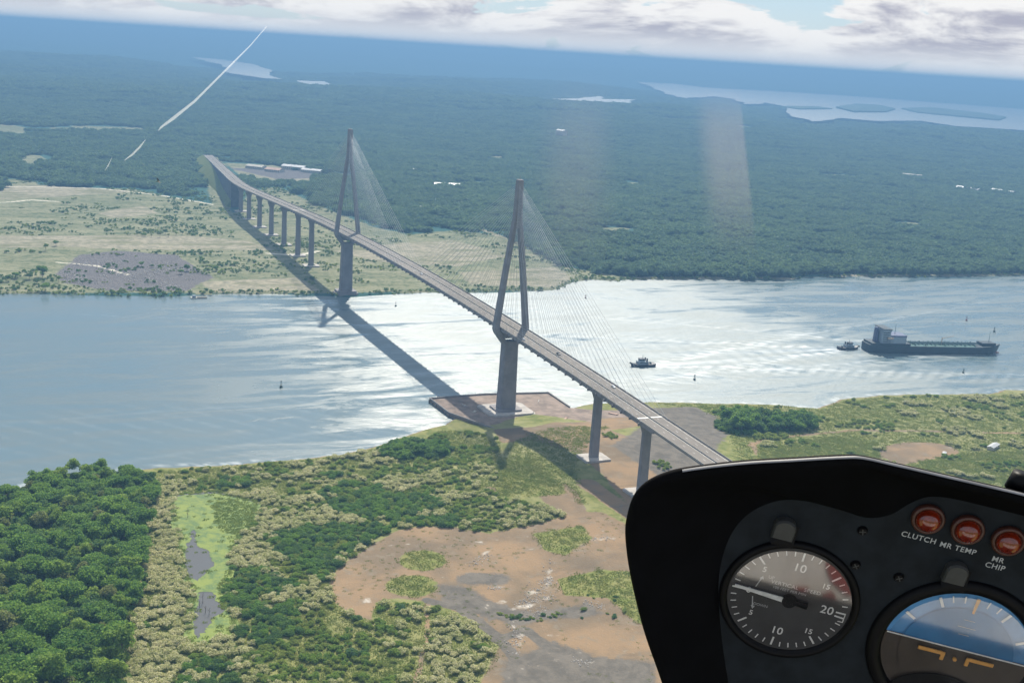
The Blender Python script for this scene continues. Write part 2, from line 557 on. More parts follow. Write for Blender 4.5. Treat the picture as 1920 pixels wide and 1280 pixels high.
def grid_mesh(name, xs, ys, zf, mat, cover=None, attr='cover', keep=None):
    X, Y = np.meshgrid(xs, ys, indexing='ij')
    Z = zf(X, Y)
    nx, ny = X.shape
    V = np.stack([X, Y, Z], -1).reshape(-1, 3)
    I = np.arange(nx * ny).reshape(nx, ny)
    F = np.stack([I[:-1, :-1], I[1:, :-1], I[1:, 1:], I[:-1, 1:]], -1).reshape(-1, 4)
    if keep is not None:
        kv = keep(X, Y).reshape(-1)
        F = F[kv[F].any(1)]
        used = np.zeros(len(V), bool)
        used[F.reshape(-1)] = True
        mp = np.cumsum(used) - 1
        F = mp[F]
        V = V[used]
    else:
        used = np.ones(len(V), bool)
    me = bpy.data.meshes.new(name)
    me.vertices.add(len(V))
    me.vertices.foreach_set('co', V.astype(np.float32).reshape(-1))
    me.loops.add(len(F) * 4)
    me.loops.foreach_set('vertex_index', F.astype(np.int32).reshape(-1))
    me.polygons.add(len(F))
    me.polygons.foreach_set('loop_start', np.arange(0, len(F) * 4, 4, dtype=np.int32))
    me.update(calc_edges=True)
    me.polygons.foreach_set('use_smooth', [True] * len(F))
    if cover is not None:
        C = cover(X, Y).reshape(-1, 4)[used]
        a = me.attributes.new(attr, 'FLOAT_COLOR', 'POINT')
        a.data.foreach_set('color', C.astype(np.float32).reshape(-1))
    me.materials.append(MATS[mat])
    o = bpy.data.objects.new(name, me)
    COL.objects.link(o)
    o.location = OFF
    return o


def spaced(a, b, step, lo, hi, grow=1.12):
    """even steps between a and b, growing steps out to lo and hi"""
    v = list(np.arange(a, b + step / 2, step))
    s = step
    while v[-1] < hi:
        s *= grow
        v.append(v[-1] + s)
    s = step
    while v[0] > lo:
        s *= grow
        v.insert(0, v[0] - s)
    return np.array(v)


# ------------------------------------------------------------------ ground, water, far land
def region(pix, hf, soft=2.0):
    P = poly_px(pix, hf)
    x0, y0 = P.min(0) - 12
    x1, y1 = P.max(0) + 12

    def f(X, Y):
        o = np.zeros(X.shape)
        k = (X > x0) & (X < x1) & (Y > y0) & (Y < y1)
        if k.any():
            o[k] = ss(-soft, soft, inside_sd(P, X[k], Y[k]))
        return o
    f.poly = P
    return f


def track(pix, hf, width, soft=1.0):
    P = poly_px(pix, hf)
    x0, y0 = P.min(0) - width - 5
    x1, y1 = P.max(0) + width + 5

    def f(X, Y):
        o = np.zeros(X.shape)
        k = (X > x0) & (X < x1) & (Y > y0) & (Y < y1)
        if k.any():
            o[k] = 1 - ss(width / 2 - soft, width / 2 + soft, line_d(P, X[k], Y[k]))
        return o
    f.poly = P
    return f


def ell(cx, cy, a, b, n=18, rot=0.0):
    return [(cx + a * math.cos(t) * math.cos(rot) - b * math.sin(t) * math.sin(rot), cy + a * math.cos(t) * math.sin(rot) + b * math.sin(t) * math.cos(rot))
            for t in (2 * math.pi * k / n for k in range(n))]


HN = h_near
# dirt
N_DIRT = [region(p, HN, 3.5) for p in (
    [(613, 1100), (628, 1072), (660, 1045), (700, 1020), (745, 993), (790, 986), (850, 988), (925, 1001), (985, 990), (1050, 972), (1090, 958), (1130, 960),
     (1180, 985), (1260, 1000), (1260, 1300), (890, 1300), (925, 1235), (940, 1195), (905, 1165), (850, 1145), (800, 1128), (745, 1120), (705, 1128), (697, 1163), (660, 1150), (628, 1130)],
    [(1060, 905), (1085, 925), (1100, 960), (1085, 975), (1040, 960), (1010, 930), (935, 925), (905, 912), (1000, 915)],
    [(925, 805), (1000, 800), (1100, 790), (1245, 768), (1258, 792), (1190, 800), (1130, 805), (1085, 850), (1040, 838), (1000, 826), (940, 830)],
    [(1085, 850), (1130, 800), (1240, 850), (1300, 900), (1260, 950), (1190, 960), (1130, 890)])]
N_DIRT += [track([(800, 1125), (803, 1200), (790, 1240), (775, 1300)], HN, 3.2, 0.8), track([(1090, 960), (1010, 985), (930, 1000), (860, 1050), (800, 1095), (690, 1090)], HN, 6, 1.5),
           track([(1600, 806), (1750, 808), (1920, 812), (2100, 815)], HN, 5, 1), track([(1410, 830), (1430, 870)], HN, 6, 1.5),
           track([(1405, 835), (1440, 820), (1540, 812), (1600, 806)], HN, 5, 1), region(ell(1720, 850, 80, 22), HN, 4), track([(1100, 905), (1180, 960), (1250, 1010)], HN, 16, 3)]
N_GRAV = [region(p, HN, 10.0) for p in (
    [(1150, 835), (1215, 790), (1262, 820), (1330, 870), (1340, 900), (1250, 900), (1215, 880)],
    [(1215, 765), (1300, 762), (1345, 780), (1365, 815), (1340, 845), (1290, 815), (1240, 790)],
    ell(905, 1085, 52, 13), [(820, 1095), (880, 1100), (930, 1130), (1000, 1150), (1100, 1130), (1130, 1150), (960, 1170), (880, 1150), (830, 1125)],
    [(950, 1240), (1040, 1200), (1120, 1230), (1230, 1240), (1230, 1290), (940, 1290)])]
N_GRAV += [track([(930, 1200), (985, 1180), (1050, 1230)], HN, 7, 2), track([(800, 1125), (860, 1140), (930, 1190), (970, 1240)], HN, 7, 2)]
N_LAWN = [region(p, HN, 3.5) for p in (
    ell(792, 1050, 44, 19), ell(772, 1098, 50, 20), [(1045, 1085), (1120, 1068), (1250, 1075), (1250, 1180), (1190, 1165), (1140, 1120), (1060, 1115)],
    [(930, 870), (990, 855), (1050, 900), (1062, 925), (1000, 930), (930, 930)], [(1420, 840), (1560, 818), (1660, 830), (1640, 870), (1420, 880)], [(560, 1090), (612, 1080), (625, 1140), (570, 1130)],
    [(1000, 1000), (1090, 985), (1110, 1010), (1060, 1040), (1020, 1030)], [(1700, 870), (1800, 850), (2000, 840), (2000, 960), (1800, 900)])]
N_PALE = [region(p, HN, 4.0) for p in (ell(1000, 1110, 16, 6), ell(940, 1128, 14, 5), ell(1025, 1120, 24, 5, rot=-0.6), ell(985, 1135, 40, 5, rot=-0.2), ell(895, 1045, 34, 5, rot=-0.5), ell(975, 1200, 10, 18),
                                       ell(1130, 1010, 28, 5), ell(925, 1100, 26, 3), ell(1040, 1190, 20, 4), ell(690, 1125, 12, 6), ell(1105, 1240, 14, 4), ell(1030, 1085, 8, 26, rot=0.2))]


TYRE = [track(smooth_px, HN, 1.3, 0.6) for smooth_px in (
    [(1180, 990), (1080, 1000), (1000, 1020), (900, 1060), (800, 1090), (700, 1100), (650, 1090), (660, 1060), (720, 1025), (800, 1005), (900, 1015), (1000, 1005)],
    [(1178, 996), (1078, 1007), (1000, 1027), (902, 1066), (802, 1096), (702, 1106)], [(860, 1110), (930, 1150), (1000, 1200), (1060, 1270)], [(868, 1108), (938, 1147), (1008, 1196), (1070, 1268)],
    [(1040, 1040), (1060, 1010), (1110, 985), (1150, 975)], [(940, 1280), (1000, 1240), (1080, 1215), (1180, 1210)], [(950, 1290), (1005, 1248), (1082, 1223), (1182, 1219)], [(690, 1060), (760, 1020), (850, 1010), (930, 1020)],
    [(1560, 830), (1660, 825), (1760, 835), (1860, 850)], [(1420, 850), (1460, 830), (1560, 822)])]


def near_cover(X, Y):
    mx = lambda L: np.max([f(X, Y) for f in L], 0)
    dirt, grav, lawn, pale = mx(N_DIRT), mx(N_GRAV), mx(N_LAWN), mx(N_PALE)
    d = near_d(X, Y)
    bank = ss(9, 1, d) * (d > -8)
    tyre = mx(TYRE)
    return np.stack([np.maximum(dirt * (1 - lawn), 0.8 * bank), np.maximum(grav, 0.0), lawn, np.maximum(0.55 * pale, 0.40 * tyre)], -1)


nx_ = spaced(-70, 520, 2.0, -75, 2600, 1.10)
ny_ = spaced(-520, 620, 2.0, -6500, 7500, 1.10)
ground = tag(grid_mesh('ground', nx_, ny_, HN, 'near_ground', near_cover, keep=lambda X, Y: near_d(X, Y) > -12), kind='structure')

HF = h_far
F_OPEN = [region(p, HF, 14) for p in (
    [(-300, 365), (0, 358), (100, 351), (250, 355), (400, 383), (440, 400), (470, 360), (520, 350), (620, 395), (700, 425), (760, 440), (850, 432), (930, 440), (1000, 470), (1060, 500), (1130, 512),
     (1190, 520), (1190, 535), (1040, 548), (800, 552), (500, 556), (0, 553), (-300, 556)], [(378, 292), (412, 294), (440, 345), (430, 400), (395, 380)], [(420, 305), (520, 310), (600, 335), (560, 345), (460, 335)])]
F_OPEN += [region(p, HF, 20) for p in (ell(1262, 238, 22, 3), ell(1230, 233, 14, 2), ell(930, 296, 24, 3), ell(1400, 250, 26, 3), ell(1560, 330, 30, 3), ell(1180, 345, 26, 3), ell(740, 160, 60, 2, rot=0.35), ell(1150, 430, 30, 4), ell(640, 330, 26, 4), ell(900, 345, 30, 4), ell(860, 330, 18, 3), ell(1700, 420, 26, 3), ell(60, 300, 26, 10), ell(30, 345, 40, 9), ell(10, 245, 40, 10), ell(180, 243, 90, 5))]
F_TAN = [region(p, HF, 8) for p in (
    [(-100, 440), (150, 442), (330, 440), (470, 452), (520, 470), (300, 470), (100, 462), (-100, 470)], [(-100, 352), (60, 346), (170, 352), (250, 360), (120, 368), (-100, 380)],
    [(370, 528), (560, 520), (600, 545), (400, 548)], [(620, 470), (760, 455), (850, 450), (950, 480), (860, 500), (700, 490)], [(180, 400), (270, 385), (300, 400), (220, 410)],
    [(860, 510), (1040, 500), (1080, 520), (1040, 540), (880, 535)], [(430, 312), (520, 320), (600, 335), (540, 342), (450, 325)], ell(1470, 515, 0.1, 0.1))]
F_TAN += [track([(1180, 521), (1300, 520), (1480, 522), (1600, 516), (1920, 514)], HF, 14, 5), track([(720, 370), (860, 415), (930, 440), (1060, 490)], HF, 14, 5)]
F_RUB = [region(p, HF, 6) for p in ([(105, 512), (150, 478), (220, 470), (330, 478), (400, 520), (350, 546), (200, 545), (120, 530)], [(430, 316), (560, 318), (610, 334), (520, 336)])]
F_LINE = [track([(-100, 352), (40, 350), (180, 353), (300, 366), (400, 384)], HF, 7, 2.5), track([(110, 492), (180, 498), (240, 515)], HF, 5, 2), track([(0, 380), (60, 375), (110, 378)], HF, 8, 3),
          track([(600, 470), (560, 478), (500, 475)], HF, 8, 2)]


def far_cover(X, Y):
    mx = lambda L: np.max([f(X, Y) for f in L], 0)
    d = far_d(X, Y)
    return np.stack([np.maximum(mx(F_OPEN), 0), mx(F_TAN) * 0.9, mx(F_RUB), mx(F_LINE)], -1)


fx_ = spaced(-1800, -505, 6.0, -62000, -500, 1.07)
fy_ = spaced(-520, 1300, 8.0, -46000, 60000, 1.07)
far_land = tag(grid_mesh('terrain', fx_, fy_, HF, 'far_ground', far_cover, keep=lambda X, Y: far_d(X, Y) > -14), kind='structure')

# water of the canal: real wake waves from the two tugs and the tanker
TANK_S, TANK_B = at_z(1621, 657, 0), at_z(1862, 661, 0)
TUG_A, TUG_B = at_z(1590, 654, 0), at_z(1205, 686, 0)


def wakes(X, Y):
    z = np.zeros(X.shape)
    foam = np.zeros(X.shape)
    for (sx, sy, _z), hd, L, amp, lam in ((TUG_B, (0.03, -1.0), 480, 0.50, 14.0), (TUG_A, (0.05, 1.0), 330, 0.45, 13.0), (TANK_B, (0.25, 0.97), 420, 0.22, 20.0)):
        hx, hy = np.array(hd) / np.hypot(*hd)
        l = -((X - sx) * hx + (Y - sy) * hy)
        mm = (X - sx) * hy - (Y - sy) * hx
        a = np.abs(mm)
        beh = ss(-8, 12, l) * np.exp(-np.maximum(l, 0) / L)
        wob = 5 * vnoise(l / 45, a / 45, 77)
        arm = np.exp(-((a - 0.33 * l + wob) / (7 + 0.055 * np.maximum(l, 0))) ** 2)
        ph = (l * 0.58 + a * 0.82) * 2 * math.pi / lam
        z += amp * arm * beh * np.sin(ph)
        z += 0.35 * amp * beh * np.exp(-(a / (0.3 * np.maximum(l, 4))) ** 2) * np.sin(l * 2 * math.pi / (lam * 1.6))
        foam += 0.50 * arm * beh * ss(0.1, 0.9, np.sin(ph)) * ss(-0.5, 0.6, fbm(X / 6, Y / 6, 41))
        foam += 0.55 * np.exp(-((a - 0.30 * l + wob) / 3.2) ** 2) * beh * ss(-0.6, 0.4, fbm(X / 9, Y / 9, 43))
        foam += 0.8 * np.exp(-(a / (3.0 + 0.03 * np.maximum(l, 0))) ** 2) * ss(-2, 6, l) * np.exp(-np.maximum(l, 0) / 90)
    return z, np.clip(foam, 0, 1)


def water_z(X, Y):
    return wakes(X, Y)[0]


def water_attr(X, Y):
    fo = wakes(X, Y)[1]
    calm = ss(170, -330, Y + 30 * fbm(X / 60, Y / 60, 58)) * 0.95 + 0.62 * ss(400, 640, Y + 30 * fbm(X / 50, Y / 50, 59))
    edge = ss(7, 0, np.abs(near_d(X, Y) + 3)) * 0.5 * ss(0.0, 0.5, fbm(X / 4, Y / 4, 55)) + 0.0
    return np.stack([np.clip(fo + edge, 0, 1), np.clip(calm, 0, 1.0), X * 0, X * 0 + 1], -1)


wx_ = spaced(-575, 120, 3.0, -1000, 500, 1.2)
wy_ = spaced(-460, 1000, 3.0, -7000, 9000, 1.12)
water = tag(grid_mesh('water', wx_, wy_, water_z, 'canal_water', water_attr, 'wake'), kind='structure')


def sheet(name, pix, hf, mat, lift, wob=0.0, sub=6, dz=None):
    """a flat sheet with an uneven edge; pixels give the outline where it meets the ground"""
    P = poly_px(pix, hf) if dz is None else np.array([at_z(x, y, dz)[:2] for x, y in pix])
    zz = (float(np.mean(hf(P[:, 0], P[:, 1]))) + lift) if dz is None else dz
    Q = []
    for i in range(len(P)):
        a, b = P[i], P[(i + 1) % len(P)]
        for k in range(sub):
            q = a + (b - a) * k / sub
            Q.append(q)
    Q = np.array(Q)
    if wob:
        sc = wob * 5
        Q[:, 0] += wob * fbm(Q[:, 0] / sc, Q[:, 1] / sc, 61)
        Q[:, 1] += wob * fbm(Q[:, 0] / sc, Q[:, 1] / sc, 67)
    mb = MB()
    mb.add([(x, y, zz) for x, y in Q], [tuple(range(len(Q)))])
    o = mb.build(name, mat)
    return o, P, zz


lake1, lake2, lake3, lake4 = [sheet('lake', px_, HF, 'lake_water', 0, wb_, 5, lz_)[0] for px_, wb_, lz_ in LAKES]
for o in (lake1, lake2, lake3, lake4):
    tag(o, kind='structure')
# wooded islands standing in the large lake
def island(pix, hgt):
    P = np.array([at_z(x, y, LAKE_Z)[:2] for x, y in pix])
    c = P.mean(0)
    rings = []
    for k, (s, z) in enumerate(((1.0, -1), (0.97, 0.5), (0.8, 0.8), (0.45, 1.0))):
        rings.append([(*(c + (q - c) * s * (1 + 0.06 * rnd.uniform(-1, 1))), LAKE_Z + hgt * z * (1 + 0.15 * rnd.uniform(-1, 1))) for q in P])
    mb = MB()
    mb.loft(rings)
    return tag(mb.build('island', 'leaf_far'), kind='structure')


island([(1565, 203), (1600, 198), (1650, 200), (1680, 206), (1660, 211), (1600, 211)], 25)
island([(1690, 205), (1740, 203), (1830, 213), (1890, 222), (1880, 228), (1800, 220), (1720, 212)], 22)
island([(1465, 201), (1540, 202), (1560, 205), (1500, 206)], 14)

# the pond among the shrubs: open water below a floating mat of weed
POND = [(322, 935), (350, 930), (400, 926), (440, 934), (482, 946), (474, 978), (450, 1000), (436, 1030), (432, 1075), (412, 1105), (420, 1140), (440, 1165), (430, 1195), (395, 1205), (370, 1210), (350, 1196), (358, 1150), (362, 1110), (344, 1075), (338, 1020), (326, 975)]
pond, PPOLY, PZ = sheet('pond', POND, HN, 'pond_water', 1.3, 1.2)
tag(pond, kind='structure')


def weed_mat():
    outer = [at_z(x, y, PZ + 0.12)[:2] for x, y in POND]
    holes = [[at_z(x, y, PZ + 0.12)[:2] for x, y in h] for h in (
        [(361, 992), (369, 1000), (372, 1022), (392, 1030), (402, 1056), (390, 1075), (372, 1092), (356, 1080), (344, 1060), (346, 1032)],
        [(372, 1110), (395, 1108), (412, 1126), (424, 1142), (402, 1155), (386, 1180), (370, 1200), (362, 1180), (364, 1150)])]
    xs = np.arange(PPOLY[:, 0].min() - 3, PPOLY[:, 0].max() + 3, 0.5)
    ys = np.arange(PPOLY[:, 1].min() - 3, PPOLY[:, 1].max() + 3, 0.5)

    def keep(X, Y):
        j = 2.2 * fbm(X / 6, Y / 6, 71) + 1.3 * fbm(X / 1.7, Y / 1.7, 75, 2)
        k = inside_sd(np.array(outer), X, Y) + 0.6 * j > -1.8
        for h in holes:
            k &= inside_sd(np.array(h), X, Y) + j < 0
        return k
    return grid_mesh('pond_weed', xs, ys, lambda X, Y: PZ + 0.12 + 0.05 * fbm(X, Y, 73), 'pond_weed', keep=keep)


tag(weed_mat(), 'bright green floating weed covering most of the small pond', 'weed', kind='stuff')


# ------------------------------------------------------------------ the bridge
def deck_z(X):
    d = abs(X + 265)
    return 83.9 - (4e-5 * d * d if d < 500 else 10 + 0.04 * (d - 500))


def deck_y(X):
    u = -(X + 1100)
    return 0.0 if u < 0 else (0.108 * u * u / 500 if u < 250 else 0.108 * (u - 125))


DX0, DX1 = -2150, 900
DW = 11.4
stations = [DX0 + 25 * k for k in range(int((DX1 - DX0) / 25) + 1)]
bridge = tag(empty('cable_stayed_bridge', (0, 0, 0)), 'long concrete cable stayed bridge crossing the canal on two tall pylons', 'bridge')


def sweep(section, xs=stations):
    """section points (y, dz) swept along the deck line"""
    mb = MB()
    mb.loft([[(x, deck_y(x) + y, deck_z(x) + dz) for y, dz in section] for x in xs])
    return mb


cs = [x for x in stations if -800 <= x <= 275]
ap1 = [x for x in stations if x <= -775 - 25 + 25]
sweep([(-DW, -0.35), (-DW, -2.4), (-DW + 2.2, -2.4), (-DW + 2.8, -0.75), (DW - 2.8, -0.75), (DW - 2.2, -2.4), (DW, -2.4), (DW, -0.35)], cs).build('deck', 'concrete', bridge)
for xs in ([x for x in stations if x <= -800], [x for x in stations if x >= 275]):
    sweep([(-DW, -0.35), (-DW, -0.8), (-6.5, -1.3), (-4.6, -4.2), (4.6, -4.2), (6.5, -1.3), (DW, -0.8), (DW, -0.35)], xs).build('box_girder', 'concrete', bridge)
sweep([(-DW, -0.34), (-DW, 0.0), (DW, 0.0), (DW, -0.34)]).build('road_surface', 'deck_road', bridge)
for y in (-DW + 0.3, DW - 0.3):
    sweep([(y - 0.25, 0.004), (y - 0.15, 1.15), (y + 0.15, 1.15), (y + 0.25, 0.004)]).build('parapet', 'parapet', bridge)
sweep([(-0.3, 0.004), (-0.18, 0.95), (0.18, 0.95), (0.3, 0.004)]).build('median_barrier', 'parapet', bridge)
for y in (-9.6, -0.75, 0.75, 9.6):
    sweep([(y - 0.11, 0.006), (y - 0.11, 0.011), (y + 0.11, 0.011), (y + 0.11, 0.006)]).build('edge_line', 'road_paint', bridge)
dash = MB()
dash.box(-1.5, 1.5, -0.09, 0.09, 0.006, 0.012)
dm = dash.mesh('lane_dash', 'road_paint')
k = 0
for x in range(-500, 420, 13):
    for y in (-5.1, 5.1):
        o = bpy.data.objects.new('lane_dash', dm)
        link(o, bridge)
        o.location = (x, y, deck_z(x))
        o.rotation_euler = (0, math.atan2(deck_z(x - 1) - deck_z(x + 1), 2), 0)
for x in (250, -790):
    mb = MB()
    mb.box(x - 1.0, x + 1.0, -DW + 0.6, DW - 0.6, deck_z(x) - 0.1, deck_z(x) + 0.06)
    mb.build('expansion_joint', 'road_paint', bridge)
# cross beams below the cable stayed deck
mb = MB()
mb.box(-0.6, 0.6, -DW - 1.2, DW + 1.2, -2.9, -0.8)
xm = mb.mesh('cross_beam', 'concrete')
for i in range(80):
    x = -786 + 13.2 * i
    if x > 262 or abs(x) < 9 or abs(x + 530) < 9:
        continue
    o = bpy.data.objects.new('cross_beam', xm)
    link(o, bridge)
    o.location = (x, 0, deck_z(x))


def ring(cx, cy, z, wx, wy, ch=0.8):
    a, b = wx / 2, wy / 2
    return [(cx - a + ch, cy - b, z), (cx + a - ch, cy - b, z), (cx + a, cy - b + ch, z), (cx + a, cy + b - ch, z), (cx + a - ch, cy + b, z), (cx - a + ch, cy + b, z), (cx - a, cy + b - ch, z), (cx - a, cy - b + ch, z)]


cab = MB()
cab.tube((0, 0, 0), (0, 0, 1), 1, n=6)
cabm = cab.mesh('stay_cable', 'cable_white', True)
anc = MB()
anc.box(-0.9, 0.9, -0.55, 0.55, -1.9, 0.9)
ancm = anc.mesh('cable_anchor', 'concrete')
for px, base in ((0.0, 1.5), (-530.0, -3.0)):
    py = tag(bpy.data.objects.new('pylon', None), 'tall near pylon standing on the shore platform' if px == 0 else 'tall far pylon standing at the opposite bank')
    link(py, bridge)
    py.location = (px, 0, 0)
    mb = MB()
    mb.loft([ring(0, 0, base, 12.5, 15.5, 1.2), ring(0, 0, 30, 11.4, 14.5, 1.2), ring(0, 0, 64, 10.4, 13.6, 1.2), ring(0, 0, 68.5, 9.8, 14.6, 1.0)])
    mb.build('shaft', 'concrete', py)
    for s in (-1, 1):
        mb = MB()
        mb.loft([ring(0, s * 5.2, 66.5, 9.3, 5.6), ring(0, s * 12.6, 76.0, 8.6, 5.4), ring(0, s * 14.2, 79.5, 8.2, 4.9), ring(0, s * 14.15, 83, 7.8, 4.6), ring(0, s * 8.6, 130, 6.9, 4.1), ring(0, s * 2.4, 176, 6.2, 3.9, 0.6)])
        mb.build('leg', 'concrete', py)
    mb = MB()
    mb.box(-3.6, 3.6, -10.2, 10.2, 71.5, 77.9)
    mb.build('cross_beam', 'concrete_dark', py)
    mb = MB()
    mb.loft([ring(0, 0, 170, 6.9, 8.2), ring(0, 0, 190, 6.5, 6.6), ring(0, 0, 211, 6.0, 5.6), ring(0, 0, 212.5, 5.2, 4.8)])
    mb.build('mast', 'concrete', py)
    mb = MB()
    mb.tube((0, 0, 212.4), (0, 0, 216), 0.25, 0.15)
    mb.build('beacon_mast', 'concrete_dark', py)
    mb = MB()
    if px == 0:
        mb.loft([ring(0, 0, 0.5, 36, 44, 4), ring(0, 0, 4.6, 36, 44, 4)])
    else:
        mb.loft([ring(0, 0, -2, 24, 30, 4), ring(0, 0, 3.4, 24, 30, 4)])
    mb.build('pile_cap', 'concrete_dark' if px else 'pad_concrete', py)
    mb = MB()
    mb.loft([ring(0, 0, 4.4 if px == 0 else 3.3, 21, 25, 2), ring(0, 0, 6.2, 21, 25, 2)])
    mb.build('plinth', 'concrete', py)
    for sx in (-1, 1):
        for k in range(21):
            ax = px + sx * (14 + 12.2 * k)
            tz = 172 + 36 * (k / 20) ** 0.85
            for sy in (-1, 1):
                a = Vector((ax, sy * (DW - 0.9), deck_z(ax) + 0.6))
                b = Vector((px + sx * 2.0, sy * 1.6, tz))
                d = b - a
                o = bpy.data.objects.new('stay_cable', cabm)
                link(o, bridge)
                o.location = a
                o.rotation_euler = d.to_track_quat('Z', 'Y').to_euler()
                o.scale = (0.10, 0.10, d.length)
                o = bpy.data.objects.new('cable_anchor', ancm)
                link(o, bridge)
                o.location = (ax, sy * (DW - 0.2), deck_z(ax))

PIERS = [-711, -790] + [-880 - 90 * k for k in range(5)] + [173, 249] + [334 + 90 * k for k in range(6)]
for x in PIERS:
    hf = h_near if x > -200 else h_far
    y = deck_y(x)
    g = float(hf(x, y))
    top = deck_z(x) - (2.6 if -800 < x < 275 else 4.2)
    p = link(bpy.data.objects.new('pier', None), bridge)
    p.location = (x, y, 0)
    mb = MB()
    mb.loft([ring(0, 0, g - 2, 4.4, 7.6, 0.7), ring(0, 0, top - 9, 3.8, 6.8, 0.7), ring(0, 0, top - 2.4, 3.8, 12.0, 0.7), ring(0, 0, top, 3.8, 13.0, 0.7)])
    mb.build('column', 'concrete', p)
    mb = MB()
    mb.loft([ring(0, 0, g - 1.5, 18, 22, 0.8), ring(0, 0, g + 1.5, 18, 22, 0.8)])
    mb.build('footing', 'pad_concrete', p)
# retained earth approach of the far side
mb = MB()
xs = [x for x in stations if x <= -1300]
L, Rr = [], []
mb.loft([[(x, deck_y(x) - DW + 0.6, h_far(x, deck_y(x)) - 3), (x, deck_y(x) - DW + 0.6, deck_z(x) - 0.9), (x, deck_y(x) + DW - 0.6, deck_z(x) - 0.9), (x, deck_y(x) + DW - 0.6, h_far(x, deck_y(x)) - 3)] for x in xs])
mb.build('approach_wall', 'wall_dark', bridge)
mb = MB()
mb.loft([[(x, deck_y(x) - DW - 42 * f, h_far(x, deck_y(x)) - 3), (x, deck_y(x) - DW + 0.3, h_far(x, deck_y(x)) + (deck_z(x) - 3) * f), (x, deck_y(x) - DW + 0.3, h_far(x, deck_y(x)) - 3)]
         for x in xs for f in [0.25 + 0.6 * float(ss(-1420, -1900, x))]])
emb = tag(mb.build('embankment', 'leaf_grass'), kind='structure')

# concrete island and jetty at the foot of the near pylon
PLAT = [at_z(x, y, 3.0) for x, y in ((806, 748), (905, 740), (1028, 737), (1068, 764), (1110, 768), (1230, 770), (1250, 790), (1050, 806), (1000, 812), (930, 806), (842, 775))]
plat = tag(empty('shore_platform', (0, 0, 0)), 'brown concrete work platform around the foot of the near pylon', 'platform')
mb = MB()
mb.add([(p[0], p[1], z) for z in (-2, 3.0) for p in PLAT], [tuple(range(11))[::-1], tuple(range(11, 22))] + [(i, (i + 1) % 11, 11 + (i + 1) % 11, 11 + i) for i in range(11)])
mb.build('slab', 'brown_slab', plat)
for a, b in ((0, 1), (1, 2), (2, 3), (9, 10), (10, 0)):
    p, q = PLAT[a], PLAT[b]
    d = np.array(q[:2]) - np.array(p[:2])
    nn = np.array([-d[1], d[0]]) / np.hypot(*d) * 0.6
    mb = MB()
    pts = [p[:2] + nn, q[:2] + nn, q[:2] - nn, p[:2] - nn]
    mb.loft([[(*c, 2.9) for c in pts], [(*c, 4.4) for c in pts]])
    mb.build('kerb_wall', 'concrete_dark', plat)
for k in range(7):
    f = k / 6
    c = PLAT[0] * (1 - f) + PLAT[10] * f
    mb = MB()
    mb.tube((c[0] + 0.8, c[1] - 0.9, -3), (c[0] + 0.8, c[1] - 0.9, 2.7), 0.6)
    mb.build('pile', 'concrete_dark', plat)
# litter of timber and formwork on the platform: each its own thing
q = 0
for px_, py_, lx, ly, hh, mt, lab in ((870, 760, 9, 1.2, 0.8, 'pad_concrete', 'pale beam lying in the shadow on the platform'), (890, 772, 6, 2.2, 0.7, 'wall_cream', 'pale formwork stack lying beside the platform edge'),
                                      (1010, 752, 10, 0.8, 0.5, 'pad_concrete', 'thin pale beam lying beyond the near pylon'), (1000, 775, 7, 3, 0.5, 'wall_cream', 'flat pale panel lying right of the pylon shaft'),
                                      (980, 790, 8, 1.6, 0.6, 'pad_concrete', 'pale beam lying in front of the pylon shaft'), (1060, 785, 10, 2, 0.5, 'roof_rust', 'rusty plate lying on the platform toward the first pier'),
                                      (1150, 776, 9, 3, 0.8, 'roof_rust', 'rusty formwork stack lying below the deck beside the first pier')):
    c = at_z(px_, py_, 3.0)
    mb = MB()
    mb.box(-lx / 2, lx / 2, -ly / 2, ly / 2, 0, hh)
    mb.box(-lx / 2 + 0.4, -lx / 2 + 0.9, -ly / 2 - 0.3, ly / 2 + 0.3, hh, hh + 0.15)
    mb.box(lx / 2 - 0.9, lx / 2 - 0.4, -ly / 2 - 0.3, ly / 2 + 0.3, hh, hh + 0.15)
    o = mb.build('building_material', mt)
    o.location = Vector((c[0], c[1], 3.0)) + OFF
    o.rotation_euler = (0, 0, rnd.uniform(-1, 1))
    tag(o, lab, 'material')


# ------------------------------------------------------------------ vessels and buoys
def hull_rings(L, B, D, draft, sheer=1.0, n=15, bow=0.25, stern=0.12):
    rings = []
    for k in range(n):
        f = k / (n - 1)
        x = f * L
        wd = B / 2 * min(1, (0.72 + 0.28 * min(1, f / stern)), max(0.03, (1 - max(0, (f - (1 - bow)) / bow) ** 2.2)))
        wl = wd * (0.86 if f < 0.95 else 0.5)
        rake = 0.02 * L * max(0, (f - 0.85) / 0.15)
        dz = D + sheer * (max(0, (f - 0.75) / 0.25) ** 2 * 2 + max(0, (0.15 - f) / 0.15) * 0.7)
        rings.append([(x - rake, -wl * 0.8, -draft), (x, -wd, 0.15 * D), (x + rake, -wd, dz), (x + rake, wd, dz), (x, wd, 0.15 * D), (x - rake, wl * 0.8, -draft)])
    return rings


def part(root, name, mat, *boxes, smooth=False):
    mb = MB()
    for b in boxes:
        mb.box(*b)
    return mb.build(name, mat, root, smooth)


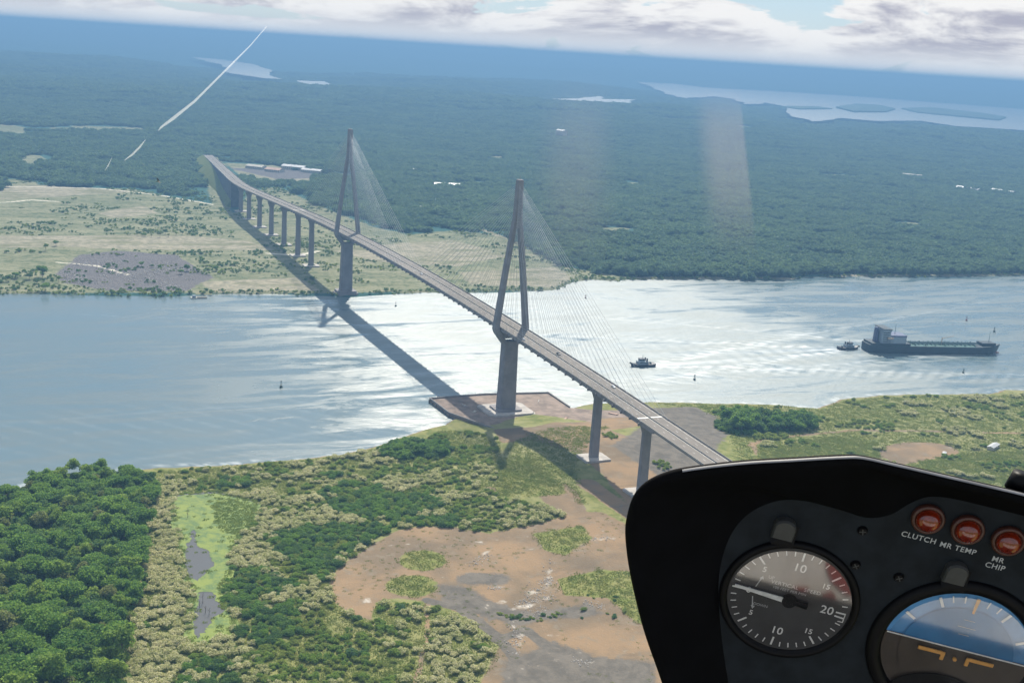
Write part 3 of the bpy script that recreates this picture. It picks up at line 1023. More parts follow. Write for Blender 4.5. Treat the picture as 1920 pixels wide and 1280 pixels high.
def tanker():
    L = float(np.linalg.norm((TANK_B - TANK_S)[:2])) + 4
    rz = math.atan2(TANK_B[1] - TANK_S[1], TANK_B[0] - TANK_S[0])
    r = tag(empty('tanker_ship', (TANK_S[0], TANK_S[1], 0.0), rz), 'long dark blue tanker ship with white deckhouse at its stern', 'ship')
    B, D = 26.0, 9.0
    mb = MB()
    mb.loft(hull_rings(L, B, D, 1.5, 1.0, 19, 0.17, 0.08))
    mb.build('hull', 'hull_navy', r)
    mb = MB()
    mb.tube((L - 8, 0, 0.2), (L + 3.5, 0, 0.4), 1.6, 0.6, 10)
    mb.build('bulbous_bow', 'hull_red', r, True)
    part(r, 'main_deck', 'ship_deck', (14, L * 0.80, -B / 2 + 1.2, B / 2 - 1.2, D - 0.2, D + 0.25))
    part(r, 'forecastle', 'hull_navy', (L * 0.86, L * 0.965, -6.5, 6.5, D + 0.3, D + 4.0))
    part(r, 'poop_deck', 'hull_navy', (3, 52, -11.6, 11.6, D - 0.5, D + 2.8))
    a = part(r, 'deckhouse', 'ship_white', (15, 26, -9.5, 9.5, D + 2.8, D + 17))
    for lv in range(5):
        for s in (-1, 1):
            part(a, 'window_band', 'dark_glass', (16.5, 24.5, s * 9.5 - 0.05 if s > 0 else -9.56, 9.56 if s > 0 else -9.45, D + 4.4 + 2.6 * lv, D + 5.2 + 2.6 * lv))
    part(r, 'wheelhouse', 'ship_white', (16, 25.5, -12, 12, D + 17, D + 19.6))
    part(r, 'wheelhouse_window', 'dark_glass', (25.5, 25.58, -11.4, 11.4, D + 18.0, D + 19.1))
    part(r, 'wheelhouse_roof', 'hull_navy', (15, 26.2, -12.6, 12.6, D + 19.6, D + 20.2))
    part(r, 'lower_deckhouse', 'ship_white', (26, 46, -10.8, 10.8, D + 2.8, D + 10.5))
    part(r, 'lower_deckhouse_roof', 'ship_blue', (27, 47, -10, 10, D + 10.5, D + 12.2))
    mb = MB()
    mb.loft([ring(12, 0, D + 2.8, 5, 7, 1), ring(12, 0, D + 17, 4.4, 5.6, 1), ring(11.6, 0, D + 20, 3.4, 4.4, 1)])
    mb.build('funnel', 'ship_blue', r)
    mb = MB()
    mb.tube((36, 0, D + 12), (36, 0, D + 25), 0.35, 0.15)
    mb.tube((36, -2.4, D + 23), (36, 2.4, D + 23), 0.12)
    mb.build('radar_mast', 'ship_pipe', r)
    mb = MB()
    mb.tube((L * 0.93, 0, D + 4), (L * 0.93, 0, D + 17), 0.35, 0.15)
    mb.build('fore_mast', 'ship_pipe', r)
    for y in (-3.6, -1.8, 0, 1.8, 3.6):
        mb = MB()
        mb.tube((52, y, D + 2.2), (L * 0.84, y, D + 2.2), 0.35, n=6)
        mb.build('cargo_pipe', 'ship_pipe', r)
    for k in range(16):
        x = 55 + k * 5.6
        part(r, 'pipe_rack', 'ship_pipe', (x, x + 0.5, -5, 5, D + 0.2, D + 1.8), (x, x + 0.5, -5.4, -5, D + 0.2, D + 3.6 + (k % 3)), (x, x + 0.5, 5, 5.4, D + 0.2, D + 3.2))
    for k in range(7):
        for s in (-1, 1):
            mb = MB()
            x = 60 + 13 * k
            mb.tube((x, s * 8.2, D), (x, s * 8.2, D + 1.7), 0.9, n=10)
            mb.tube((x, s * 8.2, D + 1.7), (x, s * 8.2, D + 1.9), 1.1, n=10)
            mb.build('tank_hatch', 'ship_deck', r)
    mb = MB()
    mb.tube((L * 0.57, 0, D), (L * 0.57, 0, D + 8), 0.7, 0.6)
    mb.tube((L * 0.57, 0, D + 8), (L * 0.57 + 15, 0.5, D + 10.5), 0.5, 0.3)
    mb.build('hose_crane', 'ship_tan', r)
    for s in (-1, 1):
        mb = MB()
        for k in range(24):
            x = 52 + k * (L * 0.84 - 52) / 23
            mb.tube((x, s * (B / 2 - 0.4), D), (x, s * (B / 2 - 0.4), D + 1.3), 0.07, n=4)
        mb.tube((52, s * (B / 2 - 0.4), D + 1.3), (L * 0.84, s * (B / 2 - 0.4), D + 1.3), 0.07, n=4)
        mb.build('handrail', 'ship_white', r)
        part(r, 'lifeboat', 'ship_tan', (22, 29, s * 11 - 1.2, s * 11 + 1.2, D + 8, D + 10))


tanker()


def tug(pos, hd, label, sc):
    r = tag(empty('tug_boat', (pos[0], pos[1], 0.0), hd), label, 'boat', 'tug boats on the canal')
    r.scale = (sc, sc, sc)
    L, B, D = 28.0, 10.5, 2.6
    mb = MB()
    mb.loft([[(x - L / 2, y, z) for x, y, z in rg] for rg in hull_rings(L, B, D, 1.0, 0.9, 13, 0.4, 0.2)])
    mb.build('hull', 'tug_hull', r)
    for s in (-1, 1):
        mb = MB()
        mb.tube((-L / 2 + 2, s * (B / 2 + 0.05), D * 0.75), (L / 2 - 9, s * (B / 2 + 0.05), D * 0.85), 0.45, n=8)
        mb.build('side_fender', 'rubber_black', r)
    mb = MB()
    mb.tube((L / 2 + 0.4, -2.2, D + 1.1), (L / 2 + 0.4, 2.2, D + 1.1), 0.9, n=10)
    mb.build('bow_fender', 'rubber_black', r)
    part(r, 'deckhouse', 'ship_white', (-5, 6.5, -3.6, 3.6, D, D + 3.0))
    part(r, 'deckhouse_window', 'dark_glass', (-4, 5.5, -3.66, -3.6, D + 1.4, D + 2.2), (-4, 5.5, 3.6, 3.66, D + 1.4, D + 2.2))
    mb = MB()
    mb.loft([ring(2, 0, D + 3.0, 6.4, 5.6, 0.8), ring(2, 0, D + 5.8, 5.6, 5.0, 0.8)])
    mb.build('wheelhouse', 'ship_white', r)
    mb = MB()
    mb.loft([ring(2, 0, D + 4.2, 6.25, 5.52, 0.8), ring(2, 0, D + 5.3, 5.95, 5.25, 0.8)])
    mb.build('wheelhouse_window', 'dark_glass', r)
    part(r, 'wheelhouse_roof', 'tug_hull', (-1.2, 5.2, -2.9, 2.9, D + 5.8, D + 6.1))
    for s in (-1, 1):
        mb = MB()
        mb.loft([ring(-3.6, s * 2.2, D + 3, 1.8, 1.3, 0.3), ring(-3.6, s * 2.2, D + 6.4, 1.5, 1.1, 0.3)])
        mb.build('funnel', 'tug_hull', r)
    mb = MB()
    mb.tube((1, 0, D + 6), (0.6, 0, D + 10.5), 0.22, 0.1)
    mb.tube((0.8, -1.4, D + 8), (0.8, 1.4, D + 8), 0.08)
    mb.build('mast', 'ship_pipe', r)
    mb = MB()
    mb.tube((-9, -1.2, D + 0.9), (-9, 1.2, D + 0.9), 1.0, n=12)
    mb.build('tow_winch', 'ship_pipe', r)


tug(TUG_A, 1.45, 'dark tug boat close behind the stern of the tanker', 0.95)
tug(TUG_B, -1.60, 'dark tug boat alone in the bright water left of the tanker', 1.0)


def buoy(x, y, label, h=6.0, mat='buoy_dark'):
    c = at_z(x, y, 0)
    r = tag(empty('navigation_buoy', (c[0], c[1], 0)), label, 'buoy', 'navigation buoys in the canal')
    r.scale = (h / 6,) * 3
    mb = MB()
    mb.tube((0, 0, -0.6), (0, 0, 1.0), 1.25, 1.25, 12)
    mb.tube((0, 0, 1.0), (0, 0, 1.5), 1.25, 0.7, 12)
    mb.build('float', mat, r)
    mb = MB()
    for k in range(4):
        a = k * math.pi / 2 + 0.5
        mb.tube((0.9 * math.cos(a), 0.9 * math.sin(a), 1.3), (0.35 * math.cos(a), 0.35 * math.sin(a), 4.8), 0.12, n=5)
    mb.tube((0, 0, 2.6), (0, 0, 2.7), 0.75, n=8)
    mb.tube((0, 0, 4.6), (0, 0, 4.75), 0.6, n=8)
    mb.build('tower', mat, r)
    mb = MB()
    mb.tube((0, 0, 4.75), (0, 0, 5.7), 0.35, 0.3, 8)
    mb.build('lantern', 'dark_glass', r)


buoy(527, 726, 'dark buoy alone in the open water left of the bridge', 7)
buoy(1302, 712, 'dark buoy near the right tug, before the right bank', 6.5)
buoy(1806, 699, 'dark buoy in calm water below the tanker bow', 6)
buoy(1812, 601, 'small dark buoy beyond the tanker amidships', 6.5, 'buoy_red')
buoy(1864, 622, 'small dark buoy beyond the tanker bow', 7)
buoy(742, 574, 'tiny buoy near the far bank between the two pylons', 6)
buoy(1098, 559, 'tiny buoy near the far bank right of the near pylon', 6, 'buoy_red')

c = at_z(373, 559, 0)
r = tag(empty('work_barge', (c[0], c[1], 0), 1.6), 'small pale flat barge moored at the far bank', 'boat')
mb = MB()
mb.loft([[(-9, -3, -0.5), (-10, -3.2, 1.3), (-10, 3.2, 1.3), (-9, 3, -0.5)], [(8, -3, -0.5), (10, -3.2, 1.3), (10, 3.2, 1.3), (8, 3, -0.5)]])
mb.build('hull', 'wall_cream', r)
part(r, 'cabin', 'ship_white', (-8, -4, -1.8, 1.8, 1.3, 3.8))
part(r, 'cabin_window', 'dark_glass', (-7.4, -4.6, -1.86, -1.8, 2.3, 3.2))
part(r, 'bulwark', 'buoy_dark', (-3, 9.6, -3.25, -3.05, 1.3, 2.0), (-3, 9.6, 3.05, 3.25, 1.3, 2.0))


# ------------------------------------------------------------------ vehicles on the deck
def car(x, y, flip, mat, label, sc=1.0):
    r = tag(empty('car', (x, y, deck_z(x) + 0.004)), label, 'car')
    r.rotation_euler = (0, math.atan2(deck_z(x - 1) - deck_z(x + 1), 2), math.pi if flip else 0)
    r.scale = (sc, sc, sc)
    W = 0.92
    prof = [(-2.3, 0.35), (-2.35, 0.85), (-2.1, 1.0), (1.0, 1.02), (2.1, 0.85), (2.3, 0.6), (2.25, 0.35)]
    mb = MB()
    mb.loft([[(px_, s * W, pz) for px_, pz in prof] for s in (-1, 1)])
    bevel(mb.build('body', mat, r), 0.08)
    mb = MB()
    mb.loft([[(-1.9, -0.8, 1.0), (0.95, -0.8, 1.0), (0.95, 0.8, 1.0), (-1.9, 0.8, 1.0)], [(-1.6, -0.66, 1.62), (0.1, -0.66, 1.66), (0.1, 0.66, 1.66), (-1.6, 0.66, 1.62)]])
    g = mb.build('cabin', mat, r)
    part(r, 'side_window', 'dark_glass', (-1.5, 0.2, -0.79, -0.74, 1.12, 1.5), (-1.5, 0.2, 0.74, 0.79, 1.12, 1.5))
    for wx in (-1.45, 1.4):
        for s in (-1, 1):
            mb = MB()
            mb.tube((wx, s * 0.72, 0.34), (wx, s * 0.94, 0.34), 0.34, n=14)
            mb.build('wheel', 'rubber_black', r)
    for s in (-1, 1):
        part(r, 'headlight', 'ship_white', (2.2, 2.32, s * 0.65 - 0.18, s * 0.65 + 0.18, 0.62, 0.78))


def deck_x(px_, y):
    best = min(range(-520, 300), key=lambda X: abs(proj((X, y, deck_z(X)))[0] - px_))
    return best


def proj(P):
    d = np.array(P, float) - CAM
    z = d @ fw
    return 960 + FPX * (d @ rt) / z, 640 - FPX * (d @ up) / z


car(deck_x(1047, 3.4), 3.4, False, 'car_dark', 'dark car driving on the bridge just past the near pylon', 1.15)
car(deck_x(981, -7.3), -7.3, True, 'car_white', 'white car on the bridge right beside the near pylon leg', 1.0)
car(deck_x(1150, 7.3), 7.3, False, 'car_white', 'white car on the bridge above the first pier', 1.0)
car(deck_x(790, -3.4), -3.4, True, 'car_white', 'white car in the middle of the main span', 1.1)


# ------------------------------------------------------------------ buildings
def building(x, y, hf, L, Wd, H, rz, roof, label, name='shed'):
    c = drop(x, y, hf)
    r = tag(empty(name, (c[0], c[1], float(hf(c[0], c[1])) - 0.2), rz), label, 'building')
    part(r, 'wall', 'wall_cream', (-L / 2, L / 2, -Wd / 2, Wd / 2, -0.5, H))
    mb = MB()
    e = 0.5
    mb.loft([[(xx, -Wd / 2 - e, H - 0.05), (xx, 0, H + Wd * 0.16), (xx, Wd / 2 + e, H - 0.05), (xx, 0, H + Wd * 0.16 - 0.25)] for xx in (-L / 2 - e, L / 2 + e)])
    mb.build('roof', roof, r)
    mb = MB()
    mb.loft([[(-L / 2, -Wd / 2, H - 0.01), (-L / 2, 0, H + Wd * 0.15 - 0.1), (-L / 2, Wd / 2, H - 0.01)], [(L / 2, -Wd / 2, H - 0.01), (L / 2, 0, H + Wd * 0.15 - 0.1), (L / 2, Wd / 2, H - 0.01)]])
    mb.build('gable', 'wall_cream', r)
    n = max(2, int(L / 5))
    for k in range(n):
        xx = -L / 2 + (k + 0.5) * L / n
        for s in (-1, 1):
            part(r, 'window', 'dark_glass', (xx - 0.8, xx + 0.8, s * Wd / 2 - 0.04, s * Wd / 2 + 0.04, H * 0.4, H * 0.75))
    part(r, 'door', 'concrete_dark', (L / 2 - 0.02, L / 2 + 0.05, -1.2, 1.2, -0.4, min(2.6, H * 0.8)))


building(1862, 840, h_near, 17, 5.5, 3.0, 2.05, 'roof_white', 'long pale roofed shed on the dirt yard at the right bank')
building(1770, 852, h_near, 12, 2.4, 1.2, 2.3, 'roof_white', 'low pale roofed shelter on the dirt yard beside the shed')
building(552, 318, h_far, 60, 24, 8, 0.9, 'roof_white', 'white roofed hall beyond the far approach of the bridge', 'warehouse')
building(585, 324, h_far, 50, 20, 7, 0.9, 'roof_white', 'second white roofed hall right of the far approach', 'warehouse')
building(515, 322, h_far, 40, 26, 6, 0.8, 'roof_rust', 'rusty roofed hall beside the far approach road', 'warehouse')
building(480, 316, h_far, 46, 22, 6, 0.8, 'wall_cream', 'pale roofed hall nearest the far end of the bridge', 'warehouse')
building(798, 397, h_far, 46, 18, 7, 0.5, 'roof_white', 'white roofed hall at the forest edge between the pylons', 'warehouse')
building(838, 352, h_far, 60, 22, 8, 1.3, 'roof_white', 'white roofed hall in the forest behind the near pylon', 'warehouse')
building(770, 322, h_far, 44, 20, 7, 0.3, 'roof_white', 'small white roofed hall right of the far pylon cables', 'warehouse')
building(1815, 358, h_far, 70, 26, 8, 0.3, 'roof_white', 'left one of two white roofed halls in the forest at right', 'warehouse')
building(1880, 364, h_far, 70, 30, 8, 0.2, 'roof_white', 'right one of two white roofed halls in the forest at right', 'warehouse')
building(1710, 333, h_far, 60, 24, 8, 0.6, 'wall_cream', 'pale roofed hall in the forest above the tanker', 'warehouse')
building(1052, 262, h_far, 40, 22, 34, 0.3, 'roof_white', 'tall white silo building rising from the distant forest', 'warehouse')


# ------------------------------------------------------------------ plants
def quads(P, N, size, jit=0.6, aspect=1.0):
    """leaf clumps: one small face per point, facing roughly along N"""
    n = len(P)
    N = N + jit * rng.normal(size=(n, 3))
    N /= np.linalg.norm(N, axis=1)[:, None]
    T = np.cross(N, rng.normal(size=(n, 3)))
    T /= np.linalg.norm(T, axis=1)[:, None]
    B = np.cross(N, T)
    s = size * rng.uniform(0.6, 1.25, (n, 1))
    a, b = T * s, B * s * aspect
    V = np.stack([P - a - 0.3 * b, P - b + 0.2 * a, P + a + 0.25 * b, P + b - 0.2 * a], 1).reshape(-1, 3)
    return V


def lobes_points(lobes, per):
    PP, NN = [], []
    for cx, cy, cz, rx, ry, rz in lobes:
        n = int(per * (rx * ry + rx * rz + ry * rz) / 3)
        d = rng.normal(size=(n, 3))
        d /= np.linalg.norm(d, axis=1)[:, None]
        d[:, 2] = np.where(d[:, 2] < -0.35, -d[:, 2], d[:, 2])
        rr = rng.uniform(0.62, 1.20, (n, 1))
        PP.append(np.array([cx, cy, cz]) + d * rr * np.array([rx, ry, rz]))
        NN.append(d / np.array([rx, ry, rz]))
    return np.concatenate(PP), np.concatenate(NN)


ICO = None


def blob(c, r):
    """rough core inside a lobe, so that light does not shine straight through"""
    vs, fs = [], []
    nu, nv = 7, 5
    for j in range(1, nv):
        for i in range(nu):
            th, ph = math.pi * j / nv, 2 * math.pi * (i + 0.5 * (j % 2)) / nu
            k = rnd.uniform(0.85, 1.05)
            vs.append((c[0] + r[0] * k * math.sin(th) * math.cos(ph), c[1] + r[1] * k * math.sin(th) * math.sin(ph), c[2] + r[2] * k * math.cos(th)))
    for j in range(nv - 2):
        for i in range(nu):
            fs.append((j * nu + i, (j + 1) * nu + i, (j + 1) * nu + (i + 1) % nu, j * nu + (i + 1) % nu))
    fs.append(tuple(range(nu)))
    fs.append(tuple(reversed([(nv - 2) * nu + i for i in range(nu)])))
    return vs, fs


def foliage(name, lobes, per, size, mat, core=0.48, jit=0.75, aspect=1.0):
    P, N = lobes_points(lobes, per)
    V = quads(P, N, size, jit, aspect)
    mb = MB()
    mb.v = [tuple(v) for v in V.tolist()]
    mb.f = [(4 * i, 4 * i + 1, 4 * i + 2, 4 * i + 3) for i in range(len(P))]
    if core:
        for l in lobes:
            vs, fs = blob(l[:3], [core * q for q in l[3:]])
            mb.add(vs, fs)
    return mb.mesh(name, mat)


def tree_lobes(H, Rc, n=7):
    L = [(Rc * rnd.uniform(-.15, .15), Rc * rnd.uniform(-.15, .15), H * 0.66, Rc * 0.62, Rc * 0.66, H * 0.27)]
    for k in range(n):
        a = 2 * math.pi * k / n + rnd.uniform(-0.4, 0.4)
        q = rnd.uniform(0.35, 0.85) * Rc
        r = rnd.uniform(0.24, 0.50) * Rc
        L.append((q * math.cos(a), q * math.sin(a), H * rnd.uniform(0.48, 0.92), r * rnd.uniform(0.8, 1.3), r, r * rnd.uniform(0.6, 1.0)))
    return L


def trunk_mesh(H, Rc, k):
    mb = MB()
    mb.tube((0, 0, -1), (rnd.uniform(-.3, .3), rnd.uniform(-.3, .3), H * 0.6), 0.3, 0.17, 7)
    for i in range(4):
        a = i * 1.6 + k
        mb.tube((0, 0, H * (0.34 + 0.05 * i)), (0.5 * Rc * math.cos(a), 0.5 * Rc * math.sin(a), H * 0.66), 0.15, 0.06, 5)
    return mb.mesh('trunk', 'bark')


TREES = []
for k in range(8):
    H, Rc = (9, 12, 15, 11, 8, 13.5, 10, 12)[k], (5.0, 6.2, 5.4, 7.4, 4.4, 6.6, 6.0, 5.0)[k]
    TREES.append((foliage('crown', tree_lobes(H, Rc, (5, 9, 7, 12, 6, 10, 8, 4)[k]), 30, 0.44, ('leaf_dark', 'leaf_forest', 'leaf_canopy', 'leaf_forest', 'leaf_canopy', 'leaf_forest', 'leaf_dark', 'leaf_olive')[k]), trunk_mesh(H, Rc, k)))
BUSH = []
for k in range(6):
    Rb = rnd.uniform(1.9, 2.6)
    lob = [(0, 0, Rb * 0.6, Rb * 0.8, Rb * 0.8, Rb * 0.7)] + [(Rb * 0.55 * math.cos(a), Rb * 0.55 * math.sin(a), Rb * rnd.uniform(0.45, 0.8), Rb * 0.5, Rb * 0.5, Rb * 0.45) for a in (k, k + 1.7, k + 3.3, k + 4.8)]
    mb = MB()
    for a in range(4):
        mb.tube((0, 0, -0.4), (0.6 * Rb * math.cos(a * 1.6), 0.6 * Rb * math.sin(a * 1.6), Rb * 0.7), 0.07, 0.03, 5)
    BUSH.append((foliage('foliage', lob, 60, 0.26, 'leaf_dark' if k < 2 else 'leaf_bush'), mb.mesh('stem', 'bark')))


def plant(name, meshes, names, x, y, z, sc, label, cat, group):
    r = empty(name, (x, y, z), rnd.uniform(0, 6.28))
    s = sc * rnd.choice((rnd.uniform(0.62, 0.9), rnd.uniform(0.85, 1.1), rnd.uniform(1.0, 1.32)))
    r.scale = (s * rnd.uniform(0.92, 1.08), s * rnd.uniform(0.92, 1.08), s * rnd.uniform(0.85, 1.15))
    tag(r, label, cat, group)
    for me, nm in zip(meshes, names):
        link(bpy.data.objects.new(nm, me), r)
    return r


def fill(poly, step, jitter=0.4, margin=0.0):
    x0, y0 = poly.min(0)
    x1, y1 = poly.max(0)
    P = []
    row = 0
    for x in np.arange(x0, x1, step * 0.87):
        row += 1
        for y in np.arange(y0 + (step / 2 if row % 2 else 0), y1, step):
            P.append((x + rnd.uniform(-jitter, jitter) * step, y + rnd.uniform(-jitter, jitter) * step))
    P = np.array(P)
    return P[inside_sd(poly, P[:, 0], P[:, 1]) > margin]


FOREST = poly_px([(-60, 968), (0, 948), (70, 915), (140, 893), (230, 893), (292, 905), (285, 960), (265, 1030), (262, 1080), (250, 1140), (228, 1215), (240, 1290), (255, 1330), (-80, 1345)], HN)
pts = fill(FOREST, 9.3, 0.38)
pts = pts[np.argsort(((pts - CAM[:2]) ** 2).sum(1))]
REST = pts[300:]
fs_d = near_d(pts[:300, 0], pts[:300, 1])
fe_d = inside_sd(FOREST, pts[:300, 0], pts[:300, 1])
for (x, y), sd_, ed_ in zip(pts[:300], fs_d, fe_d):
    k = rnd.randrange(8)
    if sd_ < 45:
        lb = 'dense green tree of the left wood, right at the water'
    elif ed_ < 14 and y > -345:
        lb = 'dense green tree on the right edge of the left wood, facing the pond strip'
    elif x > 300:
        lb = 'dense green tree of the left wood at the bottom left of the picture'
    elif x > 210:
        lb = 'dense green tree of the left wood, level with the pond'
    else:
        lb = 'dense green tree of the left wood between the pond and the shore'
    plant('forest_tree', TREES[k], ('crown', 'trunk'), x, y, float(HN(x, y)), 1.06, lb, 'tree', lb.replace('dense green tree', 'trees'))


def trees_at(pix, hf, label, group, sc=0.8, mats=None):
    for x, y in pix:
        c = drop(x, y, hf)
        plant('bank_tree', TREES[rnd.randrange(8)], ('crown', 'trunk'), c[0], c[1], float(hf(c[0], c[1])), sc, label, 'tree', group)


clump = poly_px([(714, 850), (738, 834), (790, 830), (846, 838), (838, 856), (760, 862)], HN)
for x, y in fill(clump, 6.2, 0.4):
    lb = 'dark tree in the clump on the near shore left of the platform'
    plant('bank_tree', TREES[rnd.choice((0, 1, 6, 3))], ('crown', 'trunk'), x, y, float(HN(x, y)) - 1.2, 0.66, lb, 'tree', 'trees left of the platform')
grove = poly_px([(1345, 802), (1350, 790), (1400, 782), (1470, 786), (1525, 790), (1530, 806), (1440, 812), (1380, 816)], HN)
for x, y in fill(grove, 9.5, 0.35):
    plant('bank_tree', TREES[rnd.choice((0, 3, 6))], ('crown', 'trunk'), x, y, float(HN(x, y)), 1.0, 'dark green tree in the grove on the right bank above the panel', 'tree', 'trees of the right bank grove')
trees_at([(30, 522), (55, 524), (80, 520), (70, 532), (100, 540), (15, 528), (110, 530), (85, 545)], HF, 'dark tree at the far left of the far bank', 'trees at the left of the far bank', 0.85)
trees_at([(258, 441), (270, 443), (284, 444), (300, 445), (316, 444), (330, 441), (342, 440), (310, 440), (382, 437), (415, 440), (434, 440)], HF, 'dark tree in the short row across the open far bank', 'row of trees on the far bank', 0.62)
trees_at([(265, 500), (285, 502), (305, 500), (330, 503), (350, 508), (370, 510), (392, 515), (300, 508), (340, 514), (405, 508)], HF, 'dark green tree beside the grey rubble on the far bank', 'trees beside the far rubble', 0.62)
trees_at([(105, 461), (86, 470), (385, 432), (612, 470), (622, 476)], HF, 'small dark tree standing alone on the far bank', 'single trees on the far bank', 0.6)

# shrubs one can tell apart
LBS = ('dark shrub in the low row across the lower dirt clearing', 'dark shrub at the left tip of the dirt clearing', 'dark shrub beside the narrow footpath', 'dark shrub in the pale grass above the thicket', 'small dark shrub beside the right edge of the clearing', 'dark shrub on the bright pond weed')
SHRUB_SPOTS = [((660, 1228), 1.5, 2), ((735, 1150), 1.1, 2), ((720, 1138), 1.2, 2), ((752, 1142), 1.0, 2), ((780, 1150), 0.9, 2), ((652, 1155), 1.4, 1), ((668, 1162), 1.2, 1), ((870, 880), 1.4, 3), ((850, 886), 1.3, 3), ((835, 880), 1.2, 3), ((350, 968), 0.8, 5)]
for k in range(26):
    f_ = k / 25
    SHRUB_SPOTS.append(((935 + 115 * f_ + rnd.gauss(0, 4), 1150 + 10 * math.sin(f_ * 3) + rnd.gauss(0, 2.5)), rnd.uniform(0.35, 0.75), 0))
for k in range(12):
    SHRUB_SPOTS.append(((1085 + rnd.uniform(0, 90), 1120 + rnd.gauss(0, 5) + k * 3.5), rnd.uniform(0.3, 0.7), 4))
for (x, y), s, j in SHRUB_SPOTS:
    c = drop(x, y, HN)
    o = plant('shrub', BUSH[rnd.randrange(4)], ('foliage', 'stem'), c[0], c[1], float(HN(c[0], c[1])) - 0.1, s, LBS[j], 'shrub', LBS[j].replace('shrub', 'shrubs', 1))
    o.scale[0] *= rnd.uniform(0.9, 1.7)
    o.scale[2] *= 0.7
for pix, step, sc, n, lb in (([(1385, 850), (1420, 815), (1470, 812), (1500, 830), (1440, 835), (1420, 860), (1380, 875)], 4.0, 0.9, 45, 'leafy green shrub in the strip below the right bank grove'), ([(1220, 868), (1240, 862), (1300, 905), (1270, 910)], 3.5, 0.7, 20, 'leafy green shrub in the strip right of the second pier'),
                         ([(1125, 815), (1145, 812), (1205, 850), (1195, 858)], 3.5, 0.7, 22, 'leafy green shrub in the strip between the first two piers'), ([(1560, 800), (1600, 790), (1680, 790), (1690, 800), (1620, 806)], 4.5, 0.9, 26, 'leafy green shrub above the dirt track right of the grove'), ([(1760, 768), (1800, 760), (1890, 758), (1900, 768), (1800, 780)], 5, 0.9, 26, 'leafy green shrub near the shore at the far right')):
    P = fill(poly_px(pix, HN), step, 0.4)
    for x, y in P[:n]:
        plant('shrub', BUSH[2 + rnd.randrange(4)], ('foliage', 'stem'), x, y, float(HN(x, y)), sc, lb, 'shrub', lb.replace('leafy green shrub', 'shrubs'))


# masses of plants nobody could count: patches placed by geometry nodes
def scatter(name, pts, scl, meshes, label, cat, rot=None):
    n = len(pts)
    me = bpy.data.meshes.new(name)
    me.from_pydata([tuple(map(float, p)) for p in pts], [], [])
    for nm, typ, arr in (('scl', 'FLOAT', scl), ('rot', 'FLOAT', rng.uniform(0, 6.28, n) if rot is None else rot), ('pick', 'INT', rng.integers(0, len(meshes), n))):
        a = me.attributes.new(nm, typ, 'POINT')
        a.data.foreach_set('value', np.asarray(arr).astype(np.int32 if typ == 'INT' else np.float32))
    o = bpy.data.objects.new(name, me)
    COL.objects.link(o)
    o.location = OFF
    src = bpy.data.collections.new(name + '_source')
    for m_ in meshes:
        src.objects.link(bpy.data.objects.new(name + '_patch', m_))
    g = bpy.data.node_groups.new(name, 'GeometryNodeTree')
    g.interface.new_socket('Geometry', in_out='INPUT', socket_type='NodeSocketGeometry')
    g.interface.new_socket('Geometry', in_out='OUTPUT', socket_type='NodeSocketGeometry')
    N = g.nodes.new
    gi, go, iop, ci = N('NodeGroupInput'), N('NodeGroupOutput'), N('GeometryNodeInstanceOnPoints'), N('GeometryNodeCollectionInfo')
    ci.inputs['Collection'].default_value = src
    ci.inputs['Separate Children'].default_value = True
    ci.inputs['Reset Children'].default_value = True
    ats = {}
    for nm, typ in (('scl', 'FLOAT'), ('rot', 'FLOAT'), ('pick', 'INT')):
        nd = N('GeometryNodeInputNamedAttribute')
        nd.data_type = typ
        nd.inputs['Name'].default_value = nm
        ats[nm] = nd.outputs[0]
    cx = N('ShaderNodeCombineXYZ')
    g.links.new(ats['rot'], cx.inputs['Z'])
    g.links.new(gi.outputs[0], iop.inputs['Points'])
    g.links.new(ci.outputs[0], iop.inputs['Instance'])
    iop.inputs['Pick Instance'].default_value = True
    g.links.new(ats['pick'], iop.inputs['Instance Index'])
    g.links.new(cx.outputs[0], iop.inputs['Rotation'])
    g.links.new(ats['scl'], iop.inputs['Scale'])
    g.links.new(iop.outputs[0], go.inputs[0])
    md = o.modifiers.new('scatter', 'NODES')
    md.node_group = g
    return tag(o, label, cat, kind='stuff')


def tuft_patch(name, size, n, hgt, mat, blades=9, wd=0.10, bush=0, lean=0.5):
    """a patch of tall grass: fans of narrow blades"""
    V = []
    for _ in range(n):
        c = np.array([rnd.uniform(-size, size) / 2, rnd.uniform(-size, size) / 2, -0.1])
        hh = hgt * rnd.uniform(0.6, 1.25)
        for b in range(blades):
            a = rnd.uniform(0, 6.28)
            d = np.array([math.cos(a), math.sin(a), 0])
            sd_ = np.array([-d[1], d[0], 0]) * wd * hh * rnd.uniform(0.6, 1.4)
            b0 = c + d * 0.1 * hh
            m1 = b0 + d * lean * 0.25 * hh + np.array([0, 0, hh * 0.6])
            tip = b0 + d * lean * hh * rnd.uniform(0.5, 1.2) + np.array([0, 0, hh * rnd.uniform(0.75, 1.05)])
            V += [b0, m1 - sd_, tip, m1 + sd_]
    mb = MB()
    mb.v = [tuple(v) for v in np.array(V).tolist()]
    mb.f = [(4 * i, 4 * i + 1, 4 * i + 2, 4 * i + 3) for i in range(len(V) // 4)]
    return mb.mesh(name, mat)


def bush_patch(name, size, n, rad, mat, per, leaf):
    lob = []
    for _ in range(n):
        x, y, r = rnd.uniform(-size, size) / 2, rnd.uniform(-size, size) / 2, rad * rnd.uniform(0.6, 1.25)
        lob.append((x, y, r * 0.6, r, r, r * 0.85))
        for k in range(3):
            a = rnd.uniform(0, 6.28)
            lob.append((x + 0.7 * r * math.cos(a), y + 0.7 * r * math.sin(a), r * rnd.uniform(0.4, 1.0), r * 0.5, r * 0.5, r * 0.45))
    return foliage(name, lob, per, leaf, mat, 0.50)


